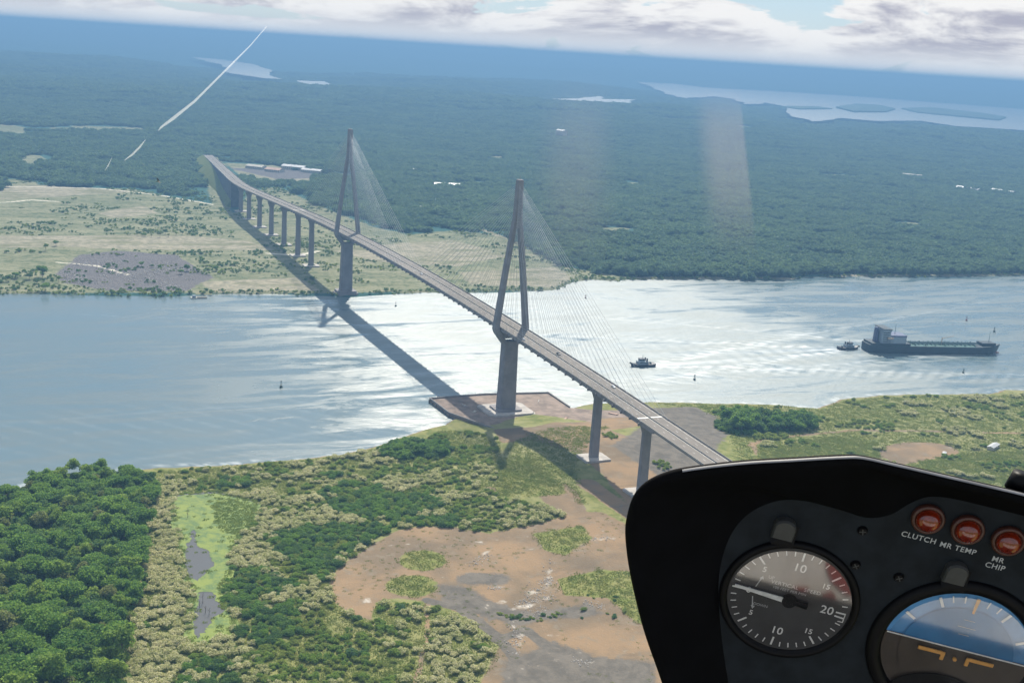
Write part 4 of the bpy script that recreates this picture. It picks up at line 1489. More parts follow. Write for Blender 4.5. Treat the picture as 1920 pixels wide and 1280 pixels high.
def pale_patch():
    lob = []
    for _ in range(5):
        x, y, r = rnd.uniform(-2.6, 2.6), rnd.uniform(-2.6, 2.6), rnd.uniform(0.7, 1.8)
        lob.append((x, y, r * 0.9, r, r, r * 0.8))
    P, N = lobes_points(lob, 70)
    k = (P[:, 2] > np.quantile(P[:, 2], 0.35)) & (rng.uniform(0, 1, len(P)) < 0.8)
    N = N + np.where(k, 0.9, 0.0)[:, None] * np.array([0, 0, 1.0])
    V = quads(P, N, 0.23, 0.7, 1.3)
    mb = MB()
    mb.v = [tuple(v) for v in V.tolist()]
    mb.f = [(4 * i, 4 * i + 1, 4 * i + 2, 4 * i + 3) for i in range(len(P))]
    nq = len(mb.f)
    for l in lob:
        mb.add(*blob((l[0], l[1], l[2] * 0.6), [0.4 * q for q in l[3:]]))
    me = mb.mesh('pale_patch', 'leaf_pale')
    me.materials.append(MATS['leaf_grass'])
    mi = np.ones(len(me.polygons), np.int32)
    mi[:nq] = np.where(k, 0, 1)
    me.polygons.foreach_set('material_index', mi)
    return me


PALE = [pale_patch() for _ in range(5)]
GRASS = [tuft_patch('grass_patch', 6.5, 48, 0.48, 'leaf_grass', 7, 0.22, lean=0.8) for _ in range(4)]
REED = [tuft_patch('reed_patch', 4.0, 30, 0.7, 'leaf_bush', 7, 0.14) for _ in range(3)]
SCRUB = [bush_patch('scrub_patch', 5.0, 4, 1.3, 'leaf_bush', 75, 0.24) for _ in range(4)] + [bush_patch('scrub_patch', 5.0, 3, 1.6, 'leaf_canopy', 70, 0.26) for _ in range(2)]
THICK = [bush_patch('thicket_patch', 5.5, 4, 1.9, 'leaf_dark', 60, 0.27) for _ in range(2)] + [bush_patch('thicket_patch', 5.5, 4, 1.8, 'leaf_forest', 60, 0.27) for _ in range(3)] + [bush_patch('thicket_patch', 5.5, 4, 1.5, 'leaf_bush', 60, 0.25)]

PX = lambda pix: poly_px(pix, HN)
A_STRIP = PX([(292, 900), (330, 925), (325, 985), (338, 1030), (345, 1080), (362, 1115), (350, 1190), (350, 1300), (225, 1310), (240, 1190), (262, 1110), (268, 1000)])
A_SCRUB = PX([(300, 882), (450, 874), (640, 856), (720, 838), (860, 842), (930, 870), (930, 930), (1050, 955), (1090, 958), (1010, 985), (930, 998), (800, 984), (740, 990), (690, 1022), (640, 1055), (612, 1095), (625, 1135), (690, 1165),
              (700, 1132), (800, 1132), (930, 1198), (925, 1240), (880, 1310), (340, 1310), (352, 1205), (440, 1190), (415, 1110), (440, 1030), (485, 950), (400, 925), (300, 930)])
A_DARK = [PX(p) for p in ([(590, 930), (640, 905), (720, 912), (800, 930), (860, 960), (850, 985), (740, 985), (640, 965)], [(520, 1000), (600, 985), (700, 985), (752, 990), (690, 1020), (640, 1048), (560, 1060), (510, 1040)],
                          [(405, 1090), (440, 1062), (520, 1072), (575, 1105), (560, 1160), (470, 1165), (425, 1140)], [(560, 1060), (620, 1045), (640, 1055), (610, 1090)], [(590, 900), (620, 880), (640, 895)],
                          [(715, 842), (745, 822), (790, 818), (850, 826), (860, 842), (800, 852), (740, 856)], [(400, 905), (470, 890), (480, 905), (410, 918)], [(640, 1225), (690, 1215), (690, 1240), (650, 1245)], [(330, 1250), (420, 1230), (450, 1290), (340, 1310)],
                          [(430, 1190), (520, 1160), (560, 1190), (480, 1220)])]
A_RIGHT = PX([(1230, 756), (1340, 758), (1454, 760), (1535, 768), (1580, 752), (1660, 744), (1860, 742), (2100, 728), (2250, 900), (1800, 930), (1740, 880), (1700, 868), (1420, 880), (1380, 860), (1370, 810), (1300, 765)])
A_UNDER = PX([(930, 860), (1000, 810), (1100, 800), (1140, 800), (1090, 850), (1080, 890), (1100, 960), (1060, 905), (1010, 915), (930, 930)])
A_LAWN2 = [f.poly for f in N_LAWN]


def in_any(polys, P, m=0.0):
    k = np.zeros(len(P), bool)
    for q in polys:
        k |= inside_sd(q, P[:, 0], P[:, 1]) > m
    return k


def cover_at(P):
    X, Y = P[:, 0], P[:, 1]
    return near_cover(X, Y)


def zed(P, hf=HN):
    return np.column_stack([P, hf(P[:, 0], P[:, 1])])


strip = fill(A_STRIP, 4.2, 0.45)
scrub = fill(A_SCRUB, 4.3, 0.5)
cv = cover_at(scrub)
bare = np.maximum(cv[:, 0], cv[:, 1]) > 0.5
scrub = scrub[~bare & (inside_sd(PPOLY, scrub[:, 0], scrub[:, 1]) < -1.0)]
dark = in_any(A_DARK, scrub) & (fbm(scrub[:, 0] / 16, scrub[:, 1] / 16, 191) > -0.30)
nz = fbm(scrub[:, 0] / 26, scrub[:, 1] / 26, 91) + 0.35 * fbm(scrub[:, 0] / 8, scrub[:, 1] / 8, 93)
nz = nz + 0.22 * rng.normal(size=len(nz))
upper = inside_sd(PX([(300, 870), (720, 820), (940, 840), (940, 935), (700, 905), (560, 935), (480, 925), (300, 925)]), scrub[:, 0], scrub[:, 1]) > 0
lowc = inside_sd(PX([(430, 1160), (560, 1150), (700, 1130), (960, 1180), (940, 1310), (560, 1310)]), scrub[:, 0], scrub[:, 1]) > 0
is_pale = ~dark & (nz > np.where(lowc, 0.34, np.where(upper, 0.34, -0.05)))
is_bush = ~dark & ~is_pale & (nz < np.where(lowc, -0.18, np.where(upper, -0.30, -0.22)))
is_gr = ~dark & ~is_pale & ~is_bush
stripn = fbm(strip[:, 0] / 14, strip[:, 1] / 14, 95)
right = fill(A_RIGHT, 5.0, 0.5)
cvr = cover_at(right)
right = right[(cvr[:, 0] < 0.5) & (cvr[:, 1] < 0.5) & (inside_sd(grove, right[:, 0], right[:, 1]) < 0)]
rn = fbm(right[:, 0] / 30, right[:, 1] / 30, 97)
under = fill(A_UNDER, 4.5, 0.5)
A_SHORE = PX([(775, 838), (830, 806), (900, 812), (940, 830), (935, 872), (860, 848)])
shore = fill(A_SHORE, 4.0, 0.5)
shn = fbm(shore[:, 0] / 14, shore[:, 1] / 14, 141)
lawn = np.concatenate([fill(q, 4.5, 0.5) for q in A_LAWN2])
tuf = fill(N_DIRT[0].poly, 6.5, 0.5, -2.0)
tuf = tuf[(fbm(tuf[:, 0] / 18, tuf[:, 1] / 18, 131) > 0.12)]

PAL = np.concatenate([strip[stripn + 0.2 * rng.normal(size=len(strip)) > -0.25], scrub[is_pale], right[rn > 0.30]])
BUS = np.concatenate([scrub[is_bush], shore[shn < -0.05], right[rn < -0.28], strip[stripn < -0.42]])
GRA = np.concatenate([scrub[~dark], strip, shore, right[(rn <= 0.30) & (rn >= -0.28)], under, lawn])
DRK = scrub[dark]
scatter('tall_grass', zed(PAL), rng.uniform(0.75, 1.3, len(PAL)), PALE, 'pale cream flowering tall grass beside the pond and across the near bank', 'grass')
scatter('scrub', zed(BUS), rng.uniform(0.6, 1.15, len(BUS)), SCRUB, 'low green scrub growing among the pale grass of the near bank', 'scrub')
scatter('thicket', zed(DRK), rng.uniform(0.7, 1.2, len(DRK)), THICK, 'dense dark green thicket between the pond and the dirt clearing', 'thicket')
scatter('grass', zed(GRA), rng.uniform(0.7, 1.3, len(GRA)), GRASS, 'short yellow green grass on the near bank', 'grass')

def stone_patch(n, size, rad):
    mb = MB()
    for _ in range(n):
        c = (rnd.uniform(-size, size), rnd.uniform(-size, size), 0.1)
        r = rad * rnd.uniform(0.3, 1.3)
        vs, fs = blob(c, (r * rnd.uniform(0.7, 1.5), r, r * 0.7))
        mb.add([(a + rnd.uniform(-.2, .2) * r, b + rnd.uniform(-.2, .2) * r, z_) for a, b, z_ in vs], fs)
    return mb.mesh('stone_patch', 'pad_concrete')


STONE = [stone_patch(7, 2.2, 0.26) for _ in range(4)]
rb = []
for line, n, sp in (([(1035, 1040), (1030, 1085), (1020, 1095)], 26, 5), ([(1020, 1095), (1000, 1130), (1015, 1150)], 60, 14), ([(975, 1130), (1030, 1118)], 30, 8), ([(960, 1165), (970, 1195), (965, 1225)], 26, 6), ([(880, 1058), (920, 1036)], 16, 5),
                    ([(1105, 1125), (1135, 1138)], 14, 5), ([(1085, 1240), (1110, 1245)], 10, 6), ([(940, 1100), (920, 1101)], 10, 3), ([(1120, 1008), (1150, 1012)], 10, 4)):
    for _ in range(n):
        k = rnd.randrange(len(line) - 1)
        f_ = rnd.random()
        c = drop(line[k][0] * (1 - f_) + line[k + 1][0] * f_ + rnd.gauss(0, sp), line[k][1] * (1 - f_) + line[k + 1][1] * f_ + rnd.gauss(0, sp * 0.4), HN)
        rb.append(c[:2])
rb = np.array(rb)
scatter('weeds', zed(tuf), rng.uniform(0.18, 0.5, len(tuf)), GRASS, 'thin weeds scattered over the bare dirt clearing', 'weeds')
scatter('rubble', zed(rb), rng.uniform(0.6, 1.5, len(rb)), STONE, 'pale broken stones strewn over the dirt clearing', 'rubble')
pe = []
for i in range(len(PPOLY)):
    a, b = PPOLY[i], PPOLY[(i + 1) % len(PPOLY)]
    for k in range(max(2, int(np.hypot(*(b - a)) / 1.6))):
        pe.append(a + (b - a) * rnd.random() + np.array([rnd.gauss(0, 0.9), rnd.gauss(0, 0.9)]))
rd = fill(np.array([at_z(x, y, PZ)[:2] for x, y in [(402, 932), (440, 936), (480, 948), (470, 982), (446, 1002), (420, 1000), (404, 978)]]), 2.6, 0.5)
wd_ = fill(PPOLY, 7.0, 0.5, 1.0)
pe = np.concatenate([np.array(pe), rd, wd_[rng.uniform(0, 1, len(wd_)) < 0.45]])
pz_ = np.maximum(HN(pe[:, 0], pe[:, 1]), PZ)
scatter('reeds', np.column_stack([pe, pz_]), rng.uniform(0.5, 1.1, len(pe)), REED, 'dark green reeds round the edge and the far right corner of the pond', 'reeds')
for j, (x, y) in enumerate(((374, 1138), (385, 1148), (392, 1152), (380, 1130), (352, 970))):
    c = at_z(x, y, PZ)
    r = tag(empty('dead_tree', (c[0], c[1], PZ - 0.5)), ['leftmost bare dead tree standing in the lower pond', 'middle bare dead tree standing in the lower pond', 'rightmost bare dead tree standing in the lower pond', 'bare dead tree farthest back in the lower pond', 'bare dead tree on the bright weed of the upper pond'][j], 'tree')
    mb = MB()
    hh = rnd.uniform(4.5, 7)
    mb.tube((0, 0, 0), (0.2, 0.1, hh), 0.2, 0.06, 6)
    mb.build('trunk', 'bark', r)
    for k in range(5):
        a = k * 1.4 + j
        mb = MB()
        z0 = hh * (0.4 + 0.1 * k)
        mb.tube((0.1, 0.05, z0), (1.3 * math.cos(a), 1.3 * math.sin(a), z0 + 1.3), 0.08, 0.03, 5)
        mb.build('branch', 'bark', r)
if len(REST):
    scatter('wood', zed(REST), rng.uniform(0.85, 1.1, len(REST)), [a for a, b in TREES], 'far rows of the dense green wood at the left bank', 'wood')

und = np.concatenate([fill(FOREST, 4.6, 0.4, 1.0), fill(grove, 4.6, 0.4, 0.5), fill(clump, 4.2, 0.4)])
scatter('undergrowth', zed(und), rng.uniform(0.9, 1.5, len(und)), THICK, 'dark undergrowth below the trees of the near shore', 'undergrowth')
# far bank and the forest beyond
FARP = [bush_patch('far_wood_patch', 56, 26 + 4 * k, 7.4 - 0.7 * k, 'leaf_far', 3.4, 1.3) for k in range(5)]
FARB = [bush_patch('far_scrub_patch', 12, 5, 1.7, 'leaf_dark', 14, 0.55) for _ in range(3)] + [bush_patch('far_scrub_patch', 12, 5, 1.3, 'leaf_bush', 14, 0.5) for _ in range(2)]
fp, fsz = [], []


def in_view(P, z=8, m=140):
    d = np.column_stack([P, np.full(len(P), z)]) - CAM
    zz = d @ fw
    px_ = 960 + FPX * (d @ rt) / zz
    return (zz > 0) & (px_ > -m) & (px_ < 1920 + m)


def far_pts(x0, x1, y0, y1, step):
    gx, gy = np.meshgrid(np.arange(x0, x1, step), np.arange(y0, y1, step), indexing='ij')
    P = np.column_stack([gx.ravel(), gy.ravel()]) + rng.uniform(-0.3, 0.3, (gx.size, 2)) * step
    return P[in_view(P)]


OPENP = [f.poly for f in F_OPEN]
ROADP = np.array([(x, deck_y(x)) for x in stations if x < -1200])


def wood(P, margin):
    d = far_d(P[:, 0], P[:, 1])
    k = (d > margin) & ~in_any(OPENP, P, -margin * 0.6)
    k &= line_d(ROADP, P[:, 0], P[:, 1]) > 30
    return P[k]


a = wood(far_pts(-4200, -540, -900, 3600, 44), 30)
b = far_pts(-9000, -4200, -1200, 8000, 88)
c = far_pts(-4200, -540, 3600, 8000, 88)
b = np.concatenate([b, c])
for lk in (lake1, lake2, lake3, lake4):
    q = np.array([tuple(v.co)[:2] for v in lk.data.vertices])
    b = b[inside_sd(q, b[:, 0], b[:, 1]) < -40]
P = np.concatenate([a, b])
S = np.concatenate([rng.uniform(0.75, 1.15, len(a)), rng.uniform(1.5, 1.9, len(b))])
zz = zed(P, HF)
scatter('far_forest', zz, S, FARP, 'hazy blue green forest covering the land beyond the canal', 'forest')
sp = far_pts(-760, -560, -420, -180, 7.0)
sp = sp[(F_RUB[0](sp[:, 0], sp[:, 1]) > 0.4) & (fbm(sp[:, 0] / 20, sp[:, 1] / 30, 151) > -0.1)]
scatter('spoil', zed(sp, HF), rng.uniform(1.2, 4.0, len(sp)), STONE, 'broken pale spoil heaped on the grey yard at the far left shore', 'rubble')
# edge rows along the far shore and scrub over the open ground
e = far_pts(-760, -520, -520, 1300, 9.0)
ed = far_d(e[:, 0], e[:, 1])
e1 = e[(ed > 2) & (ed < 12)]
o_ = far_pts(-1750, -540, -520, 460, 13.0)
od = far_d(o_[:, 0], o_[:, 1])
on = fbm(o_[:, 0] / 70, o_[:, 1] / 120, 99)
ocv = far_cover(o_[:, 0], o_[:, 1])
o_ = o_[(od > 12) & (on + 0.25 * rng.normal(size=len(on)) > 0.16) & (ocv[:, 1] < 0.3) & (ocv[:, 3] < 0.2) & (line_d(ROADP, o_[:, 0], o_[:, 1]) > 18) & ((np.abs(o_[:, 1]) > 14) | (o_[:, 0] > -1250))]
w_ = far_pts(-900, -540, 330, 1300, 11.0)
w_ = w_[(far_d(w_[:, 0], w_[:, 1]) > 8) & (far_d(w_[:, 0], w_[:, 1]) < 60) & ~in_any(OPENP, w_, -4)]
fb = np.concatenate([e1, o_])
scatter('far_scrub', zed(fb, HF), rng.uniform(0.35, 1.35, len(fb)), FARB, 'dark scrub along the far shore and over its open ground', 'scrub')
EDGE = [foliage('bank_wood_patch', tree_lobes(13, 6.5, 6) + [(9, 2, 7, 4, 4, 4), (-8, 4, 6, 4, 4, 4)], 9, 0.8, 'leaf_far') for _ in range(3)]
scatter('bank_forest', zed(w_, HF), rng.uniform(0.7, 1.25, len(w_)), EDGE, 'forest edge standing along the far right shore', 'forest')

# ------------------------------------------------------------------ a bird in the air between the helicopter and the far bank
bp = CAM + ray(297, 340) * 260
bird = tag(empty('bird', bp, 2.0), 'black bird gliding in the air before the far bank at left', 'bird')
mb = MB()
ringb = lambda x, r, n=8: [(x, r * math.cos(2 * math.pi * i / n), r * 0.9 * math.sin(2 * math.pi * i / n)) for i in range(n)]
mb.loft([ringb(-0.34, 0.02), ringb(-0.2, 0.07), ringb(0, 0.11), ringb(0.18, 0.09), ringb(0.26, 0.05), ringb(0.33, 0.06), ringb(0.38, 0.045), ringb(0.44, 0.01)])
for s in (-1, 1):
    pr = [(0.13, 0.0, 0.03), (0.17, 0.35, 0.12), (0.12, 0.72, 0.18), (-0.02, 0.86, 0.20), (-0.10, 0.7, 0.17), (-0.12, 0.35, 0.11), (-0.12, 0.0, 0.03)]
    up_ = [(x, s * y, z + 0.012) for x, y, z in pr]
    dn_ = [(x, s * y, z - 0.012) for x, y, z in pr]
    mb.loft([dn_, up_])
mb.loft([[(-0.3, -0.04, 0.01), (-0.3, 0.04, 0.01), (-0.3, 0.04, -0.01), (-0.3, -0.04, -0.01)], [(-0.58, -0.13, 0.0), (-0.58, 0.13, 0.0), (-0.58, 0.13, -0.008), (-0.58, -0.13, -0.008)]])
mb.build('body', 'feather_black', bird)
bird.rotation_euler = (R_(38), R_(-8), YAW + 3.0)


# ------------------------------------------------------------------ the cockpit: instrument panel of the helicopter
# plane of the panel from its upper left dial (tick circle of 34 mm radius seen as 110 pixels)
A_ = rt * 107 + up * -26 + fw * -8.7
B_ = rt * 20 + up * 98 + fw * -46.8
ex = A_ / np.linalg.norm(A_)
ey = B_ - ex * (B_ @ ex)
ey /= np.linalg.norm(ey)
en = np.cross(ex, ey)
UNIT = 0.034 / np.linalg.norm(A_)
DEP = UNIT * FPX
OR = ray(1479, 1122) * DEP
panel = bpy.data.objects.new('instrument_panel', None)
COL.objects.link(panel)
panel.empty_display_size = 0.05
panel.matrix_world = Matrix(((ex[0], ey[0], en[0], OR[0]), (ex[1], ey[1], en[1], OR[1]), (ex[2], ey[2], en[2], OR[2]), (0, 0, 0, 1)))
tag(panel, 'black helicopter instrument panel with round dials at the lower right', 'instrument panel')


def loc(x, y, h=0.0):
    """a pixel on the plane h metres above the panel face"""
    d = ray(x, y)
    o = OR + en * h
    t_ = (o @ en) / (d @ en)
    q = d * t_ - OR
    return float(q @ ex), float(q @ ey)


def smooth_line(pix, sub=6, closed=False):
    P = [np.array(p, float) for p in pix]
    n = len(P)
    o = []
    for i in range(n if closed else n - 1):
        p0, p1, p2, p3 = (P[(i - 1) % n] if (closed or i > 0) else P[0]), P[i], P[(i + 1) % n], (P[(i + 2) % n] if (closed or i + 2 < n) else P[-1])
        for k in range(sub):
            s = k / sub
            o.append(0.5 * (2 * p1 + (p2 - p0) * s + (2 * p0 - 5 * p1 + 4 * p2 - p3) * s * s + (3 * p1 - p0 - 3 * p2 + p3) * s ** 3))
    if not closed:
        o.append(P[-1])
    return o


OUTER = [(1300, 1500), (1262, 1350), (1236, 1270), (1205, 1180), (1181, 1080), (1172, 1010), (1176, 970), (1188, 934), (1210, 909), (1245, 891), (1290, 880), (1390, 868), (1490, 862), (1580, 857), (1620, 858), (1680, 871), (1750, 887), (1850, 910), (1930, 929), (2060, 965), (2170, 1030), (2250, 1180), (2270, 1500)]
INNER = [(1420, 1500), (1390, 1380), (1368, 1280), (1354, 1180), (1350, 1090), (1362, 1030), (1385, 985), (1420, 955), (1470, 938), (1530, 942), (1585, 958), (1630, 972), (1672, 966), (1710, 944), (1745, 932), (1790, 936), (1850, 950), (1930, 970), (2030, 996), (2100, 1045), (2150, 1130), (2170, 1250), (2180, 1500)]
ou = [loc(x, y, 0.028) for x, y in smooth_line(OUTER)]
inn = [loc(x, y, 0.0) for x, y in smooth_line(INNER)]
SL = math.tan(R_(35))
nn = len(ou)


def off(P, d):
    """offset an open outline outwards"""
    o = []
    for i in range(len(P)):
        a, b = P[max(0, i - 1)], P[min(len(P) - 1, i + 1)]
        tx, ty = b[0] - a[0], b[1] - a[1]
        l = math.hypot(tx, ty) or 1
        o.append((P[i][0] - ty / l * d, P[i][1] + tx / l * d))
    return o


# hood: rim round the face, its lip rolled over, running forward below the line of sight
mb = MB()
lip = off(ou, -0.006)
rings = [[(x, y, 0.0) for x, y in inn], [(x * 0.45 + a * 0.55, y * 0.45 + b * 0.55, 0.014) for (x, y), (a, b) in zip(inn, ou)], [(x, y, 0.0275) for x, y in lip],
         [(x, y, 0.0278) for x, y in off(ou, -0.0022)], [(x, y, 0.026) for x, y in ou], [(x, y - 0.004 * SL, 0.020) for x, y in ou], [(x * 0.86 + 0.018, y - 0.15 * SL, -0.13) for x, y in ou]]
mb.loft(rings, cap=False, closed=False)
hood = mb.build('glareshield', 'panel_black', panel, True)
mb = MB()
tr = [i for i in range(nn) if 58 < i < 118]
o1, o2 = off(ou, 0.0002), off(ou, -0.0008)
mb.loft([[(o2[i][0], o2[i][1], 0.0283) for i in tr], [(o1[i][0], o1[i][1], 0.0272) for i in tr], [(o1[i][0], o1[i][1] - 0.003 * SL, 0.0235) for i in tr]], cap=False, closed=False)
mb.build('rim_highlight', 'highlight_pale', panel, True)  # pale strip standing in for sunlight along the hood's top edge
mb = MB()
io = off(inn, 0.004)
mb.add([(x, y, 0.0004) for x, y in io], [tuple(range(len(io)))])
mb.add([(x, y, -0.012) for x, y in io], [tuple(range(len(io)))])
mb.build('panel_face', 'panel_grey', panel)
# pedestal and floor below the panel
x0, x1 = inn[0][0], inn[-1][0]
y0 = inn[0][1] + 0.01
mb = MB()
mb.loft([[(x0 + 0.02, y0, -0.01), (x1 - 0.02, y0, -0.01), (x1 - 0.02, y0, -0.15), (x0 + 0.02, y0, -0.15)], [(x0 + 0.04, y0 - 0.5, 0.05), (x1 - 0.04, y0 - 0.5, 0.05), (x1 - 0.04, y0 - 0.5, -0.2), (x0 + 0.04, y0 - 0.5, -0.2)]])
mb.build('pedestal', 'panel_black', panel)
mb = MB()
mb.box(x0 - 0.35, x1 + 0.35, y0 - 0.53, y0 - 0.5, -0.45, 1.0)
mb.build('floor_pan', 'panel_grey', panel)


def txt(s, size, mat, parent, x, y, z, rot=0.0, name='lettering', space=1.0, bold=0.0, align='CENTER'):
    cu = bpy.data.curves.new(name, 'FONT')
    cu.body = s
    cu.size = size
    cu.align_x = align
    cu.align_y = 'CENTER'
    cu.space_character = space
    cu.offset = bold
    tmp = bpy.data.objects.new('tmp', cu)
    COL.objects.link(tmp)
    dg = bpy.context.evaluated_depsgraph_get()
    me = bpy.data.meshes.new_from_object(tmp.evaluated_get(dg))
    bpy.data.objects.remove(tmp)
    me.name = name
    me.materials.clear()
    me.materials.append(MATS[mat])
    o = bpy.data.objects.new(name, me)
    link(o, parent)
    o.location = (x, y, z)
    o.rotation_euler = (0, 0, rot)
    return o


def sub_empty(name, x, y, label=None):
    o = bpy.data.objects.new(name, None)
    o.empty_display_size = 0.02
    link(o, panel)
    o.location = (x, y, 0)
    if label:
        o['label'] = label
    return o


def annulus(mb, prof, n=72):
    mb.loft([[(r * math.cos(2 * math.pi * i / n), r * math.sin(2 * math.pi * i / n), z) for i in range(n)] for r, z in prof], cap=False)


def quad2(mb, a0, r0, r1, wd, z):
    c, s = math.cos(a0), math.sin(a0)
    mb.add([(r0 * c + wd * s, r0 * s - wd * c, z), (r1 * c + wd * s, r1 * s - wd * c, z), (r1 * c - wd * s, r1 * s + wd * c, z), (r0 * c - wd * s, r0 * s + wd * c, z)], [(0, 1, 2, 3)])


def rect(mb, x0, x1, y0, y1, z):
    mb.add([(x0, y0, z), (x1, y0, z), (x1, y1, z), (x0, y1, z)], [(0, 1, 2, 3)])


# vertical speed dial
vs = sub_empty('vertical_speed_gauge', 0, 0, 'round vertical speed dial with a white needle pointing left')
vs.scale = (0.96, 0.96, 1)
mb = MB()
annulus(mb, [(0.0362, -0.003), (0.0366, 0.001), (0.038, 0.0035), (0.0405, 0.0035), (0.0415, 0.0015), (0.0415, 0.0)])
mb.build('bezel', 'bezel_black', vs, True)
mb = MB()
mb.disc((0, 0), 0.0368, 72, 0.0008)
mb.build('dial_face', 'dial_black', vs)
mb = MB()
# scale: 0 at the left, up over the top to 20 at the right, down below
for side in (1, -1):
    for k in range(0, 21):
        if side < 0 and k == 0:
            continue
        a0 = math.pi - side * math.pi * k / 20 * (1 if side > 0 else 0.97)
        big = k % 5 == 0
        quad2(mb, a0, 0.0285 if big else 0.0312, 0.0345, 0.00055 if big else 0.00034, 0.0012)
rect(mb, 0.0312, 0.0345, -0.0062, -0.0056, 0.00121)
rect(mb, 0.0339, 0.0345, -0.0056, -0.0006, 0.00122)
mb.build('scale_marking', 'print_white', vs)
for s, r, a0, sz in (('0', 0.0245, 180, 0.0058), ('5', 0.0255, 139, 0.0052), ('10', 0.0235, 90, 0.0078), ('15', 0.0238, 41, 0.0048), ('20', 0.0232, -1, 0.0078), ('5', 0.0245, -141, 0.0048), ('10', 0.0235, -92, 0.0072), ('15', 0.0250, -47, 0.0050)):
    txt(s, sz, 'print_white', vs, r * math.cos(R_(a0)), r * math.sin(R_(a0)), 0.00125, 0, 'numeral', 1.05, 0.00008)
txt('VERTICAL   SPEED', 0.0036, 'print_dim', vs, 0.0015, 0.0098, 0.00125, 0, 'lettering', 1.05)
txt('100 FEET PER MIN', 0.0026, 'print_dim', vs, -0.0015, 0.0064, 0.00125, 0, 'lettering', 1.0)
txt('UP', 0.0030, 'print_dim', vs, -0.0140, 0.0125, 0.00125)
txt('DOWN', 0.0026, 'print_dim', vs, -0.0150, -0.0085, 0.00125)
mb = MB()
for s in (1, -1):
    mb.add([(-0.0215, s * 0.0035, 0.0012), (-0.0209, s * 0.0035, 0.0012), (-0.0190, s * 0.0105, 0.0012), (-0.0197, s * 0.0108, 0.0012)], [(0, 1, 2, 3)])
    mb.add([(-0.0206, s * 0.0100, 0.0013), (-0.0180, s * 0.0100, 0.0013), (-0.0190, s * 0.0124, 0.0013)], [(0, 1, 2)])
mb.build('direction_arrow', 'print_dim', vs)
mb = MB()
mb.loft([[(-0.0335, -0.0007, 0.0022), (-0.0335, 0.0009, 0.0022), (-0.0335, 0.0009, 0.0028), (-0.0335, -0.0007, 0.0028)], [(-0.0040, -0.0016, 0.0022), (-0.0040, 0.0016, 0.0022), (-0.0040, 0.0016, 0.0030), (-0.0040, -0.0016, 0.0030)]])
nd = mb.build('needle', 'print_white', vs)
nd.rotation_euler = (0, 0, R_(-3))
mb = MB()
mb.tube((0, 0, 0.0015), (0, 0, 0.0034), 0.0046, 0.0042, 24)
mb.tube((0.002, 0, 0.0022), (0.011, 0, 0.0024), 0.0016, 0.0022, 8)
mb.build('needle_hub', 'bezel_black', vs)
mb = MB()
mb.disc((0, 0), 0.0363, 72, 0.0038)
mb.build('cover_glass', 'gauge_glass', vs)


# artificial horizon
hx, hy = loc(1790, 1222)
ah = sub_empty('artificial_horizon', hx, hy, 'round artificial horizon dial, blue above and brown below')
RH = 0.0405
mb = MB()
annulus(mb, [(RH, -0.004), (RH + 0.0006, 0.001), (RH + 0.0025, 0.004), (RH + 0.0075, 0.004), (RH + 0.009, 0.0015), (RH + 0.009, 0.0)])
mb.build('bezel', 'bezel_black', ah, True)
HL = 0.004


def segment(name, r, z, mat, top, hl=HL, n=60):
    a = math.asin(hl / r)
    t0, t1 = (a, math.pi - a) if top else (math.pi - a, 2 * math.pi + a)
    m_ = MB()
    m_.add([(r * math.cos(t0 + (t1 - t0) * i / n), r * math.sin(t0 + (t1 - t0) * i / n), z) for i in range(n + 1)], [tuple(range(n + 1))])
    return m_.build(name, mat, ah)


segment('sky_ring', RH + 0.0004, 0.0008, 'horizon_blue', True)
segment('ground_ring', RH + 0.0004, 0.0008, 'horizon_brown', False)
segment('sky_disc', 0.0315, 0.0016, 'horizon_deep', True)
segment('ground_disc', 0.0315, 0.0016, 'horizon_brown', False)
mb = MB()
rect(mb, -RH, RH, HL - 0.0004, HL + 0.0005, 0.0022)
mb.build('horizon_line', 'print_white', ah)
mb = MB()
for a0, big in ((90, 2), (80, 0), (100, 0), (70, 0), (110, 0), (60, 1), (120, 1), (30, 1), (150, 1)):
    quad2(mb, R_(a0), 0.0330 if big else 0.0352, RH - 0.0008, 0.0008 if big else 0.0004, 0.0019)
mb.build('bank_marking', 'print_white', ah)
mb = MB()
mb.add([(-0.0011, 0.0395, 0.0024), (0.0011, 0.0395, 0.0024), (0.0006, 0.0295, 0.0024), (-0.0006, 0.0295, 0.0024)], [(0, 3, 2, 1)])
mb.build('bank_pointer', 'symbol_amber', ah)
mb = MB()
for k, wd in ((0.010, 0.006), (0.015, 0.010), (0.020, 0.006)):
    rect(mb, -wd / 2, wd / 2, HL + k, HL + k + 0.0004, 0.0020)
mb.build('pitch_ladder', 'print_dim', ah)
for s in (-1, 1):
    mb = MB()
    mb.box(min(s * 0.0075, s * 0.0215), max(s * 0.0075, s * 0.0215), -0.0012, 0.0010, 0.0030, 0.0042)
    mb.box(min(s * 0.0060, s * 0.0082), max(s * 0.0060, s * 0.0082), -0.0046, 0.0009, 0.0031, 0.0043)
    bevel(mb.build('aircraft_symbol', 'symbol_amber', ah), 0.0004)
mb = MB()
mb.tube((0, -0.002, 0.003), (0, -0.002, 0.0045), 0.0011, n=12)
mb.build('centre_dot', 'symbol_amber', ah)
mb = MB()
mb.loft([[(0.030 * math.cos(t0), -0.036 + 0.021 * math.sin(t0), z) for t0 in np.linspace(0, math.pi, 20)] for z in (0.0026, 0.0034)], cap=True)
mb.build('lower_mask', 'bezel_black', ah)
mb = MB()
mb.disc((0, 0), RH + 0.0002, 72, 0.0046)
mb.build('cover_glass', 'gauge_glass', ah)


